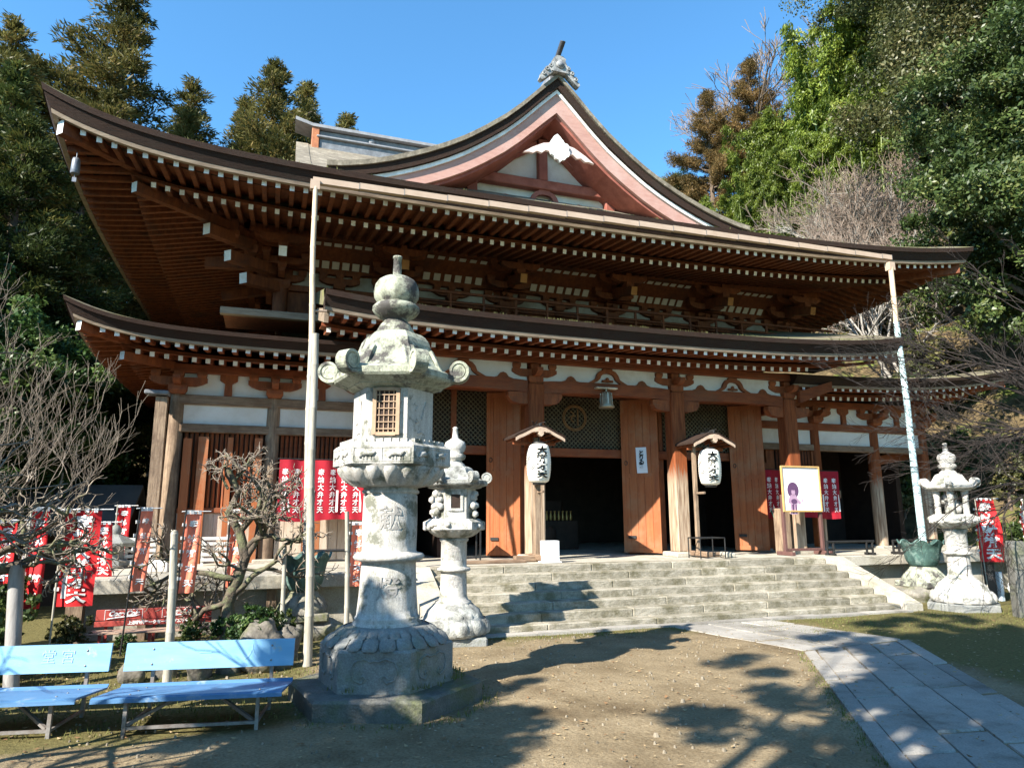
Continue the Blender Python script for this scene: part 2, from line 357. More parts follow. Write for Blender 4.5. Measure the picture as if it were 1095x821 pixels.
def ground_mat():
    m,t,b=mk('dirt_and_moss'); N=t.nodes; L=t.links; b.inputs['Roughness'].default_value=.95; b.inputs['Specular IOR Level'].default_value=.1
    tc=N.new('ShaderNodeTexCoord'); P=tc.outputs['Object']
    def noise(sc,det=8,rg=.65):
        n=N.new('ShaderNodeTexNoise'); n.inputs['Scale'].default_value=sc; n.inputs['Detail'].default_value=det; n.inputs['Roughness'].default_value=rg; L.new(P,n.inputs['Vector']); return n.outputs['Fac']
    def ramp(f,a,b_,c0=(0,0,0),c1=(1,1,1)):
        r=N.new('ShaderNodeValToRGB'); r.color_ramp.elements[0].position=a; r.color_ramp.elements[1].position=b_; r.color_ramp.elements[0].color=(*c0,1); r.color_ramp.elements[1].color=(*c1,1); L.new(f,r.inputs[0]); return r.outputs[0]
    def mix(f,a,b_,bt='MIX'):
        x=N.new('ShaderNodeMix'); x.data_type='RGBA'; x.blend_type=bt
        if isinstance(f,(int,float)): x.inputs[0].default_value=f
        else: L.new(f,x.inputs[0])
        for s,v in ((6,a),(7,b_)):
            if isinstance(v,tuple): x.inputs[s].default_value=(*v,1)
            else: L.new(v,x.inputs[s])
        return x.outputs[2]
    def math_(op,a,b_):
        x=N.new('ShaderNodeMath'); x.operation=op
        for i,v in enumerate((a,b_)):
            if isinstance(v,(int,float)): x.inputs[i].default_value=v
            else: L.new(v,x.inputs[i])
        return x.outputs[0]
    dirt=mix(ramp(noise(.9),.35,.65),(.185,.142,.085),(.305,.245,.155))
    dirt=mix(ramp(noise(34,3),.30,.62),mix(1.0,dirt,(.62,.58,.55),'MULTIPLY'),dirt)
    # dead leaves and pebbles
    vo=N.new('ShaderNodeTexVoronoi'); vo.inputs['Scale'].default_value=9; L.new(P,vo.inputs['Vector'])
    peb=ramp(vo.outputs['Distance'],.10,.14,(1,1,1),(0,0,0))
    dirt=mix(math_('MULTIPLY',peb,ramp(noise(1.7),.52,.60)),dirt,(.40,.34,.24))
    dirt=mix(ramp(noise(.42,6,.6),.56,.68),dirt,mix(1.0,dirt,(.55,.52,.50),'MULTIPLY'))
    moss=mix(ramp(noise(22,4),.35,.65),(.088,.075,.030),(.145,.128,.052))
    sx=N.new('ShaderNodeSeparateXYZ'); L.new(P,sx.inputs[0]); X,Y,Z=sx.outputs
    # moss grows left under the benches, at the foot of the stairs and right of the path
    def mr(v,a,b_,c=0.,d=1.):
        x=N.new('ShaderNodeMapRange'); L.new(v,x.inputs[0]); x.inputs[1].default_value=a; x.inputs[2].default_value=b_; x.inputs[3].default_value=c; x.inputs[4].default_value=d; return x.outputs[0]
    left=mr(X,1.6,-.2); near=mr(Y,7.4,8.2)
    wall=mr(Y,10.2,12.2)
    right=mr(math_('ADD',X,math_('MULTIPLY',Y,-.2)),6.6,8.2)
    g=math_('MAXIMUM',math_('MULTIPLY',left,near),math_('MAXIMUM',math_('MULTIPLY',wall,.75),math_('MULTIPLY',right,.8)))
    g=math_('ADD',math_('MULTIPLY',g,.62),math_('MULTIPLY',noise(1.3,8,.7),.62))
    base=mix(ramp(g,.60,.74),dirt,moss)
    litter=mix(ramp(noise(2.6,10,.8),.38,.62),(.045,.034,.018),(.15,.11,.058))
    litter=mix(ramp(noise(.55,6),.50,.60),litter,mix(ramp(noise(7),.4,.6),(.045,.06,.012),(.13,.17,.035)))
    base=mix(mr(Z,.25,1.0),base,litter)
    L.new(base,b.inputs['Base Color'])
    bp=N.new('ShaderNodeBump'); bp.inputs['Strength'].default_value=.55; bp.inputs['Distance'].default_value=.05
    L.new(math_('ADD',math_('ADD',noise(14,8,.7),math_('MULTIPLY',noise(60,3),.35)),math_('MULTIPLY',noise(3.2,4,.6),1.6)),bp.inputs['Height']); L.new(bp.outputs[0],b.inputs['Normal'])
    return m
GROUND=ground_mat()

# ------------------------------------------------------------------ ground, hillside, path
def hill(x,y):
    s=max(0.0,(x-22.3)+.36*(y-18)) if y>4 else max(0.0,(x-22.3)-.36*14)
    h=.93*s if s<28 else .93*28+.35*(s-28)
    l=max(0.0,-x-6.2+.22*(y-19)); h=max(h,.55*l*(1 if l<22 else 22/l))
    bk=max(0.0,y-39); h=max(h,.42*min(bk,50))
    return h
def gz(x,y):
    h=hill(x,y); k=min(1,h/2)
    return h+k*(.35*math.sin(x*1.1+y*.7)+.3*math.sin(x*.53-y*1.3))+ .012*math.sin(x*2.1)*math.sin(y*1.7)
xs=sorted(set(list(np.linspace(-160,-20,16))+list(np.linspace(-20,60,120))+list(np.linspace(60,180,14))))
ys=sorted(set(list(np.linspace(-60,-6,8))+list(np.linspace(-6,60,100))+list(np.linspace(60,220,16))))
g=MB(); g.v=[(x,y,gz(x,y)) for y in ys for x in xs]; nx=len(xs)
g.f=[(j*nx+i,j*nx+i+1,(j+1)*nx+i+1,(j+1)*nx+i) for j in range(len(ys)-1) for i in range(nx-1)]; g.m=[0]*len(g.f); g.smooth=[True]*len(g.f)
struct('ground',g,GROUND)

def slabs(mb, A0,A1,B0,B1, fr, seg, rr, gap=.024, z=.012, mi=0):
    """paving quads between left line A0-A1 and right line B0-B1"""
    A0,A1,B0,B1=[np.array(q,float) for q in (A0,A1,B0,B1)]; cum=[0]+list(np.cumsum(fr)/sum(fr)); Lm=np.linalg.norm((A1+B1)/2-(A0+B0)/2)
    for k in range(len(fr)):
        t=-rr.random()*seg*.8; ts=[]
        while t<Lm: ts.append(t); t+=seg*(.8+.45*rr.random())
        ts.append(Lm); ts=[max(0,q)/Lm for q in ts]
        for a,b in zip(ts[:-1],ts[1:]):
            if b-a<.01: continue
            def pt(u,t): return (A0+(A1-A0)*t)*(1-u)+(B0+(B1-B0)*t)*u
            u0,u1=cum[k],cum[k+1]; q=[pt(u0,a),pt(u1,a),pt(u1,b),pt(u0,b)]; c=sum(q)/4
            zz=z+rr.random()*.012
            top=[c+(p-c)*(1-gap*2/np.linalg.norm(p-c)) for p in q]
            Vv=[(*p,-.05) for p in q]+[(*p,zz) for p in top]
            mb.add(Vv,[(4,5,6,7),(0,1,5,4),(1,2,6,5),(2,3,7,6),(3,0,4,7)],mi)
pv=MB(); rr=random.Random(3)
slabs(pv,(7.35,12.33),(8.04,9.35),(9.7,12.3),(10.35,9.6),[1,1,1],1.1,rr)
slabs(pv,(8.0,9.3),(3.2,2.2),(10.4,9.55),(4.9,1.2),[.5,1.25,1.25,1.25,.6],1.7,rr)
slabs(pv,(3.7,12.12),(3.7,12.33),(13.6,11.98),(13.6,12.33),[1],1,rr) if False else None
fnd=[]
for k in range(8): pv.b2(3.4+k*1.26,3.4+(k+1)*1.26-.012,12.14,12.385,-.1,.035+.008*(k%3),0)
struct('stone_path',pv,PAVE)

# fallen leaves and pebbles (uncountable)
lv=MB(); r2=random.Random(11)
for i in range(2600):
    x=r2.uniform(-4,14); y=r2.uniform(4.2,12.0); s=r2.uniform(.012,.034); a=r2.random()*6.3; tz=.012
    ca,sa=math.cos(a),math.sin(a); up=r2.uniform(.0,.02)
    lv.add([(x+s*ca,y+s*sa,tz+up),(x-s*.5*sa,y+s*.5*ca,tz),(x-s*ca,y-s*sa,tz+up*.5),(x+s*.5*sa,y-s*.5*ca,tz+.004)],[(0,1,2,3)],r2.choice((0,0,1)))
tag(link('fallen_leaves',lv.mesh('fallen_leaves',[mat('dry_leaf',(.36,.28,.16),(.22,.15,.08),9,.9,0),mat('brown_leaf',(.20,.11,.05),(.13,.07,.035),9,.9,0)])),'dry leaves and grit scattered over the dirt forecourt','leaves',kind='stuff')
pb=MB(); r4=random.Random(29)
for i in range(1500):
    x=r4.uniform(-3,10); y=r4.uniform(4.6,12.0); q=r4.uniform(.006,.02)*(1.8 if r4.random()<.06 else 1); a=r4.random()*6.28; pts=[]
    for k in range(6): t=a+k*1.047; rr_=q*r4.uniform(.7,1.2); pts.append((x+rr_*math.cos(t),y+rr_*math.sin(t),.004))
    top=[(x+(px-x)*.5,y+(py-y)*.5,.004+q*.8) for px,py,_ in pts]; pts=[(px,py,-.01) for px,py,_ in pts]
    pb.add(pts+top,[(k,(k+1)%6,6+(k+1)%6,6+k) for k in range(6)]+[tuple(range(6,12))],0)
tag(link('pebbles',pb.mesh('pebbles',mat('pebble',(.27,.235,.18),(.15,.125,.09),30,.9,0,isl=.35))),'small pebbles strewn over the dirt forecourt','pebbles',kind='stuff')
gr=MB()
def tuft(x,y,n,hm,sp,rr,z=0):
    for i in range(n):
        a=rr.random()*6.28; px=x+rr.gauss(0,sp); py=y+rr.gauss(0,sp); h=hm*rr.uniform(.5,1.2); w=.006; b=rr.uniform(.1,.6)*h
        dx,dy=math.cos(a),math.sin(a)
        gr.add([(px-dy*w,py+dx*w,z),(px+dy*w,py-dx*w,z),(px+dx*b+dy*w*.4,py+dy*b-dx*w*.4,z+h)],[(0,1,2)],0)
r3=random.Random(5)
for i in range(900): tuft(r3.uniform(-4.5,1.0),r3.uniform(8.2,13.2),7,.05,.10,r3)
for i in range(700): tuft(r3.uniform(8.6,17.5),r3.uniform(9.9,12.2),7,.04,.14,r3)
for i in range(120): tuft(r3.uniform(3.2,7.5),r3.uniform(11.75,12.1),6,.04,.1,r3)
for i in range(60):
    a=r3.uniform(-2.6,.2); tuft(1.42+.82*math.cos(a)*1.05,8.69+.8*math.sin(a),7,.06,.04,r3,.25) if r3.random()<.25 else tuft(1.42+1.2*math.cos(a),8.69+1.2*math.sin(a),7,.05,.06,r3)
for i in range(160):
    t=r3.random(); tuft(8.0-4.8*t-.07,9.3-7.1*t,5,.04,.05,r3)
tag(link('grass',gr.mesh('grass',mat('short_grass',(.13,.145,.04),(.085,.09,.025),9,.9,0))),'short winter grass beside the benches and the paved path','grass',kind='stuff')

# ------------------------------------------------------------------ stone terrace and stairs
HP=1.04
ter=root('stone_terrace',(5,14.8,0),'raised pale stone terrace with projecting slab edge under the whole hall','terrace'); TO=(5,14.8,0)
def tpart(n,mb,m,par=None): return part(n,mb,m,par or ter,TO)
m=MB()
def slabrow(mb,x0,x1,y0,z0,z1,step,rr,dep=.9,bev=.015):
    x=x0
    while x<x1-.05:
        w=min(step*(.8+.4*rr.random()),x1-x); 
        if x1-(x+w)<.4: w=x1-x
        mb.b2(x,x+w-.006,y0,y0+dep,z0,z1,0,bev); x+=w
rr=random.Random(21)
slabrow(m,-3.25,2.68,13.9,.79,HP,1.9,rr); slabrow(m,13.96,24.0,14.75,.79,HP,2.2,rr)
tpart('coping_slab',m,CONC)
m=MB(); m.b2(-3.245,2.68,14.79,34,.8,HP-.004); m.b2(2.68,13.96,15.0,34,.8,HP-.004); m.b2(13.96,24,15.64,34,.8,HP-.004)
tpart('terrace_floor',m,CONC)
m=MB()
x=-3.1
for w in (1.35,1.2,1.3,1.0,.95): m.b2(x,x+w-.008,14.25,14.8,-.1,.787,0,.01); x+=w
x=13.98
for w in (1.6,1.7,1.6,1.7,1.7,1.7): m.b2(x,x+w-.008,15.0,15.6,-.1,.787,0,.01); x+=w
tpart('retaining_wall',m,CONC)
m=MB(); m.b2(-3.15,-2.9,14.0,14.22,-.1,.788); m.b2(-2.05,-1.92,14.05,14.22,-.1,.788); m.b2(.05,.22,14.05,14.22,-.1,.788)
tpart('wall_post',m,WOOD)
m=MB(); m.b2(-3.1,2.6,15.0,33,-.1,.78); m.b2(14,23.8,15.7,33,-.1,.78)
tpart('core',m,CONC)

st=root('stone_stairs',(8.3,13.4,0),'wide flight of seven worn granite steps rising to the hall','stairs'); SO=(8.3,13.4,0)
rs=random.Random(8)
Tr=(14.55-12.4)/6
for k in range(7):
    m=MB(); x=3.22
    y0=12.4+k*Tr; y1=y0+Tr+.06 if k<6 else 15.05
    while x<13.4:
        w=rs.uniform(1.5,2.6); w=min(w,13.42-x)
        if 13.42-(x+w)<.6: w=13.42-x
        m.b2(x,x+w-.007,y0+rs.uniform(-.008,.008),y1,k*HP/7-.12,(k+1)*HP/7+rs.uniform(-.004,.004),0,.016); x+=w
    part('step',m,STEP,st,SO)
for (x0,x1) in ((2.72,3.2),(13.44,13.92)):
    m=MB(); m.prism([(12.28,-.1),(15.0,-.1),(15.0,HP+.02),(14.5,HP+.02),(12.28,.14)],(x0,0,0),(0,1,0),(0,0,1),(x1-x0,0,0)); part('side_kerb',m,CONC,st,SO)
# ------------------------------------------------------------------ temple hall
TL=(8.3,18.0,HP)
hall=root('temple_hall',TL,'large two-tiered vermilion temple hall with mossy bark roofs and a front gable','temple')
def tp(n,mb,m,par=None): return part(n,mb,m,par or hall,TL)
YU,XUL,XUR,YUB=15.1,-4.87,20.9,36.9
def lu_l(u): u=max(u,0); return .90*math.exp(-u/1.75)+.09*math.exp(-u/6)
def lu_r(u): u=max(u,0); return .75*math.exp(-u/4)
def zu_f(x): return 9.78+lu_l(x-XUL)+lu_r(XUR-x)
def zu_l(y): return 9.78+lu_l(y-YU)+lu_l(YUB-y)
def zu_r(y): return 9.78+lu_r(y-YU)+lu_r(YUB-y)
def Of(zf,Y): return lambda s,d,dz:(s,Y+d,zf(s)+dz)
def Ol(zf,X): return lambda s,d,dz:(X+d,s,zf(s)+dz)
def Orr(zf,X): return lambda s,d,dz:(X-d,s,zf(s)+dz)
def ease(t):  # more samples near both ends
    return .5-.5*math.cos(math.pi*t)
def sf(s0,s1,m0,m1): return lambda t,d: (s0+m0*d)+(s1-m1*d-s0-m0*d)*ease(t)
YS,XSL,XSR,YSB=15.95,-4.27,23.3,34.2
def ls_l(u): u=max(u,0); return .55*math.exp(-u/1.05)
def ls_r(u): u=max(u,0); return .82*math.exp(-u/3)
def zs_fl(x): return 6.05+ls_l(x-XSL)
def zs_l(y): return 6.05+ls_l(y-YS)
def zs_fr(x): return 6.07+ls_r(XSR-x)
def zs_r(y): return 6.07+ls_r(y-YS)
YP,XPL,XPR=14.45,.87,16.75
def zp_f(x): return 6.58+.22*math.exp(-max(0,x-XPL)/1.6)+.46*math.exp(-max(0,XPR-x)/2.6)
EAVES=[ # name, O, s0,s1,m0,m1, n, scale
 ('upper',Of(zu_f,YU),XUL,XUR,1,1,60,1.0),('upper',Ol(zu_l,XUL),YU,YUB,1,1,40,1.0),('upper',Orr(zu_r,XUR),YU,YUB,1,1,24,1.0),
 ('skirt',Of(zs_fl,YS),XSL,2.4,1,0,30,.72),('skirt',Ol(zs_l,XSL),YS,YSB,1,1,40,.72),
 ('skirt',Of(zs_fr,YS),14.25,XSR,0,1,34,.72),('skirt',Orr(zs_r,XSR),YS,YSB,1,1,24,.72),
 ('porch',Of(zp_f,YP),XPL,XPR,0,0,50,.92)]
edge={'upper':MB(),'skirt':MB(),'porch':MB()}; fas={k:MB() for k in edge}; sof={k:MB() for k in edge}
RAF=[]; rj=random.Random(19)
for ei,(k,O,s0,s1,m0,m1,n,sc) in enumerate(EAVES):
    S=sf(s0,s1,m0,m1); th=.36*sc if k!='skirt' else .25
    up=.45 if k=='upper' else (.24 if k=='skirt' else .30)
    # thick bark edge: lower band and a thinner upper band set a little forward
    edge[k].strip(O,[(0,0),(.02,-th*.36),(.5,-th*.36),(.9,.9*up*.9),(.45,.45*up)],S,n,[1,1,1,0,0])
    edge[k].strip(O,[(.045,-th*.37),(.16,-th),(.75,-th),(.75,-th*.37)],S,n,1)
    f0=-th-.004
    fas[k].strip(O,[(.17,f0),(.19,f0-.085*sc),(.29,f0-.085*sc),(.29,f0)],S,n,0)
    # rafters: flying rafters outside, base rafters inside
    wd={'upper':4.95,'skirt':2.15,'porch':1.95}[k]; d1={'upper':.33,'skirt':.27,'porch':.27}[k]; d2={'upper':1.5,'skirt':.98,'porch':1.06}[k]
    z1=-th-.125*sc; z2={'upper':-.60,'skirt':-.50,'porch':-.60}[k]
    sl1=.13; sl2=.21 if k=='upper' else .17
    hh=.122 if k=='upper' else .108; ww=.104 if k=='upper' else .098
    # soffit boards over both rows
    sof[k].strip(O,[(d1-.06,z1+hh/2+.004),(d2+.3,z1+hh/2+.004+sl1*(d2+.36-d1)),(d2+.3,z1+hh/2+.02+sl1*(d2+.36-d1)),(d1-.06,z1+hh/2+.02)],S,n,0)
    sof[k].strip(O,[(d2-.03,z2+hh/2+.004),(wd,z2+hh/2+.004+sl2*(wd-d2+.03)),(wd,z2+hh/2+.02+sl2*(wd-d2+.03)),(d2-.03,z2+hh/2+.02)],S,n,0)
    # kioi board carried on the base rafter tips
    sof[k].strip(O,[(d2+.03,z2+hh/2+.02),(d2+.03,z2+hh/2+.10),(d2+.16,z2+hh/2+.10),(d2+.16,z2+hh/2+.02)],S,n,0)
    cnt=int((s1-s0)/.3)
    for i in range(cnt+1):
        s=s0+(s1-s0)*(i+.5)/(cnt+1)
        u=min(s-s0 if m0 else 99, s1-s if m1 else 99)
        if u<d1+.2: continue
        din=min(d2+.28,u)
        zz=lambda d,zb,sl,dd: zb+sl*(d-dd)
        j1=rj.uniform(-.014,.014); j2=rj.uniform(-.007,.007); s+=rj.uniform(-.008,.008)
        RAF.append((O(s,d1+j1,z1+j2),O(s,din,zz(din,z1,sl1,d1)),ww,hh,k))
        if u>d2+.2:
            if k=='porch' and s>14.3: continue
            din=min(wd,u); RAF.append((O(s,d2,z2),O(s,din,zz(din,z2,sl2,d2)),ww,hh,k))
for k in edge:
    nm={'upper':'upper_roof_edge','skirt':'skirt_roof_edge','porch':'porch_roof_edge'}[k]
    tp(nm,edge[k],[MOSS,BARK]); tp('eave_fascia',fas[k],FASC); tp('eave_soffit',sof[k],REDU if k=='upper' else REDX)
camv=Vector((0,0,2.1))
RAF.sort(key=lambda r:(Vector(r[0])-camv).length)
rest=MB()
for i,(a,b,w,h,k) in enumerate(RAF):
    if i<100:
        m=MB(); m.beam(a,b,w,h,0,tip0=1); tp('rafter',m,[REDU if k=='upper' else RED,TIPW])
    else: rest.beam(a,b,w,h,2 if k=='upper' else 0,tip0=1)
o=tp('rafters',rest,[RED,TIPW,REDU]); o['kind']='stuff'
mo=MB(); rm=random.Random(23)
def mosstuft(x,y,z,n,h):
    for q in range(n):
        a=rm.random()*6.28; px=x+rm.gauss(0,.05); py=y+abs(rm.gauss(0,.05)); w=rm.uniform(.008,.02); hh_=h*rm.uniform(.4,1.2)
        mo.add([(px-w*math.sin(a),py+w*math.cos(a),z-.03),(px+w*math.sin(a),py-w*math.cos(a),z-.03),(px+.03*math.cos(a),py+.03*math.sin(a),z+hh_)],[(0,1,2)],0)
for i in range(520):
    x=rm.uniform(-3.5,20.3); n_=.5+.5*math.sin(x*1.7)*math.sin(x*.63+1)
    if rm.random()<n_*.8+.12: mosstuft(x,YU+.02+rm.random()*.25,zu_f(x)+.03,5,.05)
for i in range(420):
    x=rm.uniform(1.2,16.5); n_=.5+.5*math.sin(x*1.3+2)*math.sin(x*.8)
    if rm.random()<n_*.8+.15: mosstuft(x,YP+.02+rm.random()*.2,zp_f(x)+.02,5,.045)
o=tp('roof_moss',mo,mat('roof_moss',(.16,.17,.06),(.10,.10,.04),7,.95,0)); o['kind']='stuff'
# hip rafters with white ends
def hip(p0,p1,w,h):
    m=MB(); m.beam(p0,p1,w,h,0,tip0=1); tp('hip_rafter',m,[REDU if p0[2]>7.5 else RED,TIPW])
hip((XUL+.33,YU+.33,zu_f(XUL+.3)-.62),(XUL+4.9,YU+4.9,9.9),.2,.30)
hip((XUR-.33,YU+.33,zu_f(XUR-.3)-.62),(XUR-4.9,YU+4.9,9.9),.2,.30)
hip((XUL+1.55,YU+1.55,zu_f(XUL+1.5)-.78),(XUL+4.9,YU+4.9,9.62),.18,.24)
hip((XSL+.28,YS+.28,zs_fl(XSL+.28)-.43),(XSL+2.1,YS+2.1,5.85),.16,.22)
hip((XSL+1.0,YS+1.0,zs_fl(XSL+1.0)-.66),(XSL+2.1,YS+2.1,5.62),.15,.18)
hip((XSR-.28,YS+.28,zs_fr(XSR-.28)-.43),(XSR-2.1,YS+2.1,6.1),.16,.22)
# upper roof surface (hip and gable)
def rise(d): return .45*d+.0135*d*d
GX0,GX1=.62,15.4
def zroof(x,y,ing):
    dy=min(y-YU,YUB-y); dx=min(x-XUL,XUR-x); d=dy if ing else min(dx,dy)
    d=max(d,0)
    if dy<=dx: lf=lu_l(x-XUL)+lu_r(XUR-x)
    else: lf=(lu_l(y-YU) if x<8 else lu_r(y-YU))
    return 9.79+rise(d)+lf*math.exp(-d/2.2)
def roof_grid(x0,x1,nxx,ing):
    m_=MB(); m_.grid(lambda u,v:((x0+(x1-x0)*u),(YU+.1+(YUB-YU-.2)*v),zroof(x0+(x1-x0)*u,YU+.1+(YUB-YU-.2)*v,ing)),nxx,48)
    return m_
m=MB()
for (a,b,n_,ing) in ((XUL+.1,GX0,22,False),(GX0,GX1,30,True),(GX1,XUR-.1,22,False)):
    q=roof_grid(a,b,n_,ing); m.add(q.v,q.f,0,True)
for gx in (GX0,GX1):   # side gable walls
    N=20; V=[]
    for i in range(N+1):
        y=YU+4.8+(YUB-YU-9.6)*i/N; V += [(gx,y,zroof(gx,y,False)-.1),(gx,y,zroof(gx,y,True)+.02)]
    m.add(V,[(2*i,2*i+2,2*i+3,2*i+1) for i in range(N)],1)
tp('upper_roof',m,[ROOFG,GABRED])
m=MB()
for gx,sg in ((GX0,-1),(GX1,1)):
    N=22; pr=[]
    for i in range(N+1):
        y=YU+4.6+(YUB-YU-9.2)*i/N; pr.append((y,zroof(gx,y,True)))
    poly=[(y,z+.03) for y,z in pr]+[(y,z-.33) for y,z in reversed(pr)]
    m.prism(poly,(gx-(.45 if sg<0 else 0),0,0),(0,1,0),(0,0,1),(.45,0,0),0)
tp('side_verge',m,ROOFG)
# skirt and porch roof surfaces
m=MB()
def zsk(x,y):
    dl=x-XSL; dr=XSR-x; dy=y-YS; 
    if x<8: lf=ls_l(dl if dy<=dl else dy); d=min(dl,dy)
    else: lf=ls_r(dr if dy<=dr else dy); d=min(dr,dy)
    return 6.06+.235*max(d,0)+lf*math.exp(-max(d,0)/1.2)
m.grid(lambda u,v:(XSL+.06+(2.6-XSL)*u,YS+.06+3.95*v,zsk(XSL+.06+(2.6-XSL)*u,YS+.06+3.95*v)),30,20)
m.grid(lambda u,v:(XSL+.06+4.2*u,YS+4.0+14.2*v,zsk(XSL+.06+4.2*u,YS+4.0+14.2*v)),16,16)
m.grid(lambda u,v:(14.25+(XSR-14.31)*u,YS+.06+3.95*v,zsk(14.25+(XSR-14.31)*u,YS+.06+3.95*v)),30,20)
m.grid(lambda u,v:(XSR-.06-4.2*u,YS+4.0+14.2*v,zsk(XSR-.06-4.2*u,YS+4.0+14.2*v)),16,16)
tp('skirt_roof',m,MOSS)
m=MB(); m.strip(lambda s,d,dz:(s,YP+d,zp_f(s)*math.exp(-d*.0)+dz),[(.1,.03),(5.4,5.4*.29),(5.4,5.4*.29-.3),(.9,-.1)],sf(XPL,XPR,0,0),50,[0,0,1,1]); tp('porch_roof',m,[MOSS,BARK])
m=MB() # porch verge boards at both ends
for x in (XPL+.03,XPR-.09):
    zb=zp_f(x); m.prism([(.25,-.36),(3.4,.55),(3.4,.25),(.3,-.66)],(x-.03,YP,zb),(0,1,0),(0,0,1),(.09,0,0))
tp('porch_verge_board',m,FASC)
m=MB(); m.prism([(14.35,5.62),(15.55,5.98),(15.55,5.70),(14.35,5.28)],(0,16.02,0),(1,0,0),(0,0,1),(0,.1,0)); tp('end_bargeboard',m,REDX)
# gutter along the front eave
m=MB()
x=.50; k=0
while x<17.2:
    w=min(1.02,17.2-x); m.b2(x,x+w-.015,14.93,15.06,9.36+.018*k,9.50+.018*k,0); m.b2(x+w-.015,x+w,14.925,15.065,9.355+.018*k,9.505+.018*k,1); x+=w; k+=.8
tp('gutter',m,[GUTM,STEEL])
# dormer gable over the front
DC=8.3; DY=19.2
PD=[(0,16.62),(.35,16.27),(.8,15.80),(1.25,15.32),(1.85,14.76),(2.5,14.25),(3.1,13.82),(3.7,13.46),(4.3,13.15),(4.85,12.9),(5.5,12.64),(6.1,12.44),(6.8,12.27),(7.3,12.2)]
def pd(t):
    t=abs(t)
    for (a,za),(b,zb) in zip(PD[:-1],PD[1:]):
        if t<=b: return za+(zb-za)*(t-a)/(b-a)
    return PD[-1][1]
ts=[i*7.3/32 for i in range(33)]
def arch(o0,o1,y0,y1,mb,mi=0,mside=None,tmax=7.3,tl=None):
    """band following the dormer curve between vertical offsets o0 and o1 below the verge"""
    for sg in (-1,1):
        T_=[t for t in ts if t<=tmax]
        poly=[(DC+sg*t,pd(t)-o0(t)) for t in T_]+[(DC+sg*t,pd(t)-o1(t)) for t in reversed(T_)]
        if sg<0: poly=poly[::-1]
        V=[(a,y0,b) for a,b in poly]+[(a,y1,b) for a,b in poly]; n_=len(poly)
        h=len(T_)
        # strips instead of one concave n-gon
        for i in range(h-1):
            j=n_-1-i
            q=(i,i+1,j-1,j); mb.add(V,[q[::-1],tuple(n_+w for w in q)],mi)
        mb.add(V,[(i,(i+1)%n_,n_+(i+1)%n_,n_+i) for i in range(n_)],mi if mside is None else mside)
c=lambda k:(lambda t:k)
dor=root  # (keep name short below)
m=MB(); arch(c(0),c(.16),DY,27.5,m,0); m2=MB(); arch(c(.165),lambda t:.50-.01*t,DY+.07,DY+2.2,m2,0)
tp('dormer_roof',m,[ROOFG]); tp('dormer_bark_edge',m2,[BARK])
m=MB(); arch(lambda t:.52-.01*t,lambda t:.66-.012*t,DY+.16,DY+.5,m,0); tp('white_verge_strip',m,[TIPW])
m=MB(); arch(lambda t:.665-.012*t,lambda t:1.34-.06*t,DY+.22,DY+.34,m,0,tmax=6.2); tp('bargeboard',m,[PINK])
m=MB(); arch(lambda t:1.1-.05*t,lambda t:1.46-.06*t,DY+.35,DY+1.8,m,0,tmax=6.2); tp('inner_bargeboard',m,[GABRED])
m=MB()
V=[];T_=[i*6.2/24 for i in range(-24,25)]
for t in T_: V += [(DC+t,20.95,11.6),(DC+t,20.95,max(11.62,pd(t)-.55))]
m.add(V,[(2*i,2*i+2,2*i+3,2*i+1) for i in range(len(T_)-1)],0); tp('gable_plaster',m,[PLAS])
m=MB(); m.b2(DC-3.4,DC+3.4,20.62,20.93,13.12,13.46,0,.03); m.b2(DC-4.8,DC+4.8,20.60,20.93,12.28,12.56,0,.03)
m.b2(DC-.16,DC+.16,20.65,20.93,13.46,15.0,0,.02)
for sg in (-1,1):
    m.beam((DC+sg*.25,20.7,14.75),(DC+sg*3.0,20.7,13.0),.2,.22); m.b2(DC+sg*2.55-.18,DC+sg*2.55+.18,20.64,20.93,12.56,13.12,0,.02); m.b2(DC+sg*3.3-.3,DC+sg*3.3+.3,20.5,20.93,13.0,13.14,0,.03)
    m.beam((DC+sg*3.0,20.75,13.2),(DC+sg*5.6,20.75,12.45),.2,.4)
tp('gable_beam',m,[GABRED])
def frogleg(mb,cx,y,z,w,h,mi=0,t=.12):
    pts=[(-w*.5,0),(-w*.42,h*.12),(-w*.31,h*.3),(-w*.27,h*.62),(-w*.2,h*.86),(-w*.12,h*.95),(-w*.12,h*1.05),(w*.12,h*1.05),(w*.12,h*.95),(w*.2,h*.86),(w*.27,h*.62),(w*.31,h*.3),(w*.42,h*.12),(w*.5,0)]
    inn=[(-w*.36,0),(-w*.27,h*.12),(-w*.2,h*.3),(-w*.17,h*.52),(-w*.12,h*.66),(-w*.06,h*.70),(-w*.02,h*.72),(w*.02,h*.72),(w*.06,h*.70),(w*.12,h*.66),(w*.17,h*.52),(w*.2,h*.3),(w*.27,h*.12),(w*.36,0)]
    n_=len(pts); V=[(cx+a,y,z+b) for a,b in pts]+[(cx+a,y,z+b) for a,b in inn]; V+=[(a,y+t,b) for a,_,b in V]
    F=[]
    for i in range(n_-1):
        F += [(i,n_+i,n_+i+1,i+1),(2*n_+i,2*n_+i+1,3*n_+i+1,3*n_+i),(i,i+1,2*n_+i+1,2*n_+i),(n_+i,3*n_+i,3*n_+i+1,n_+i+1)]
    F += [(0,2*n_,3*n_,n_),(n_-1,2*n_-1,4*n_-1,3*n_-1)]
    mb.add(V,F,mi)
m=MB(); frogleg(m,DC+.05,20.70,12.56,1.7,.54); 
for sg in (-1,1):  # little cloud-shaped end pieces
    m.lathe([(.0,0),(.16,.02),(.17,.14),(.08,.22),(0,.24)],(DC+sg*1.35,20.8,12.56),12)
tp('frog_leg_strut',m,[GABRED])
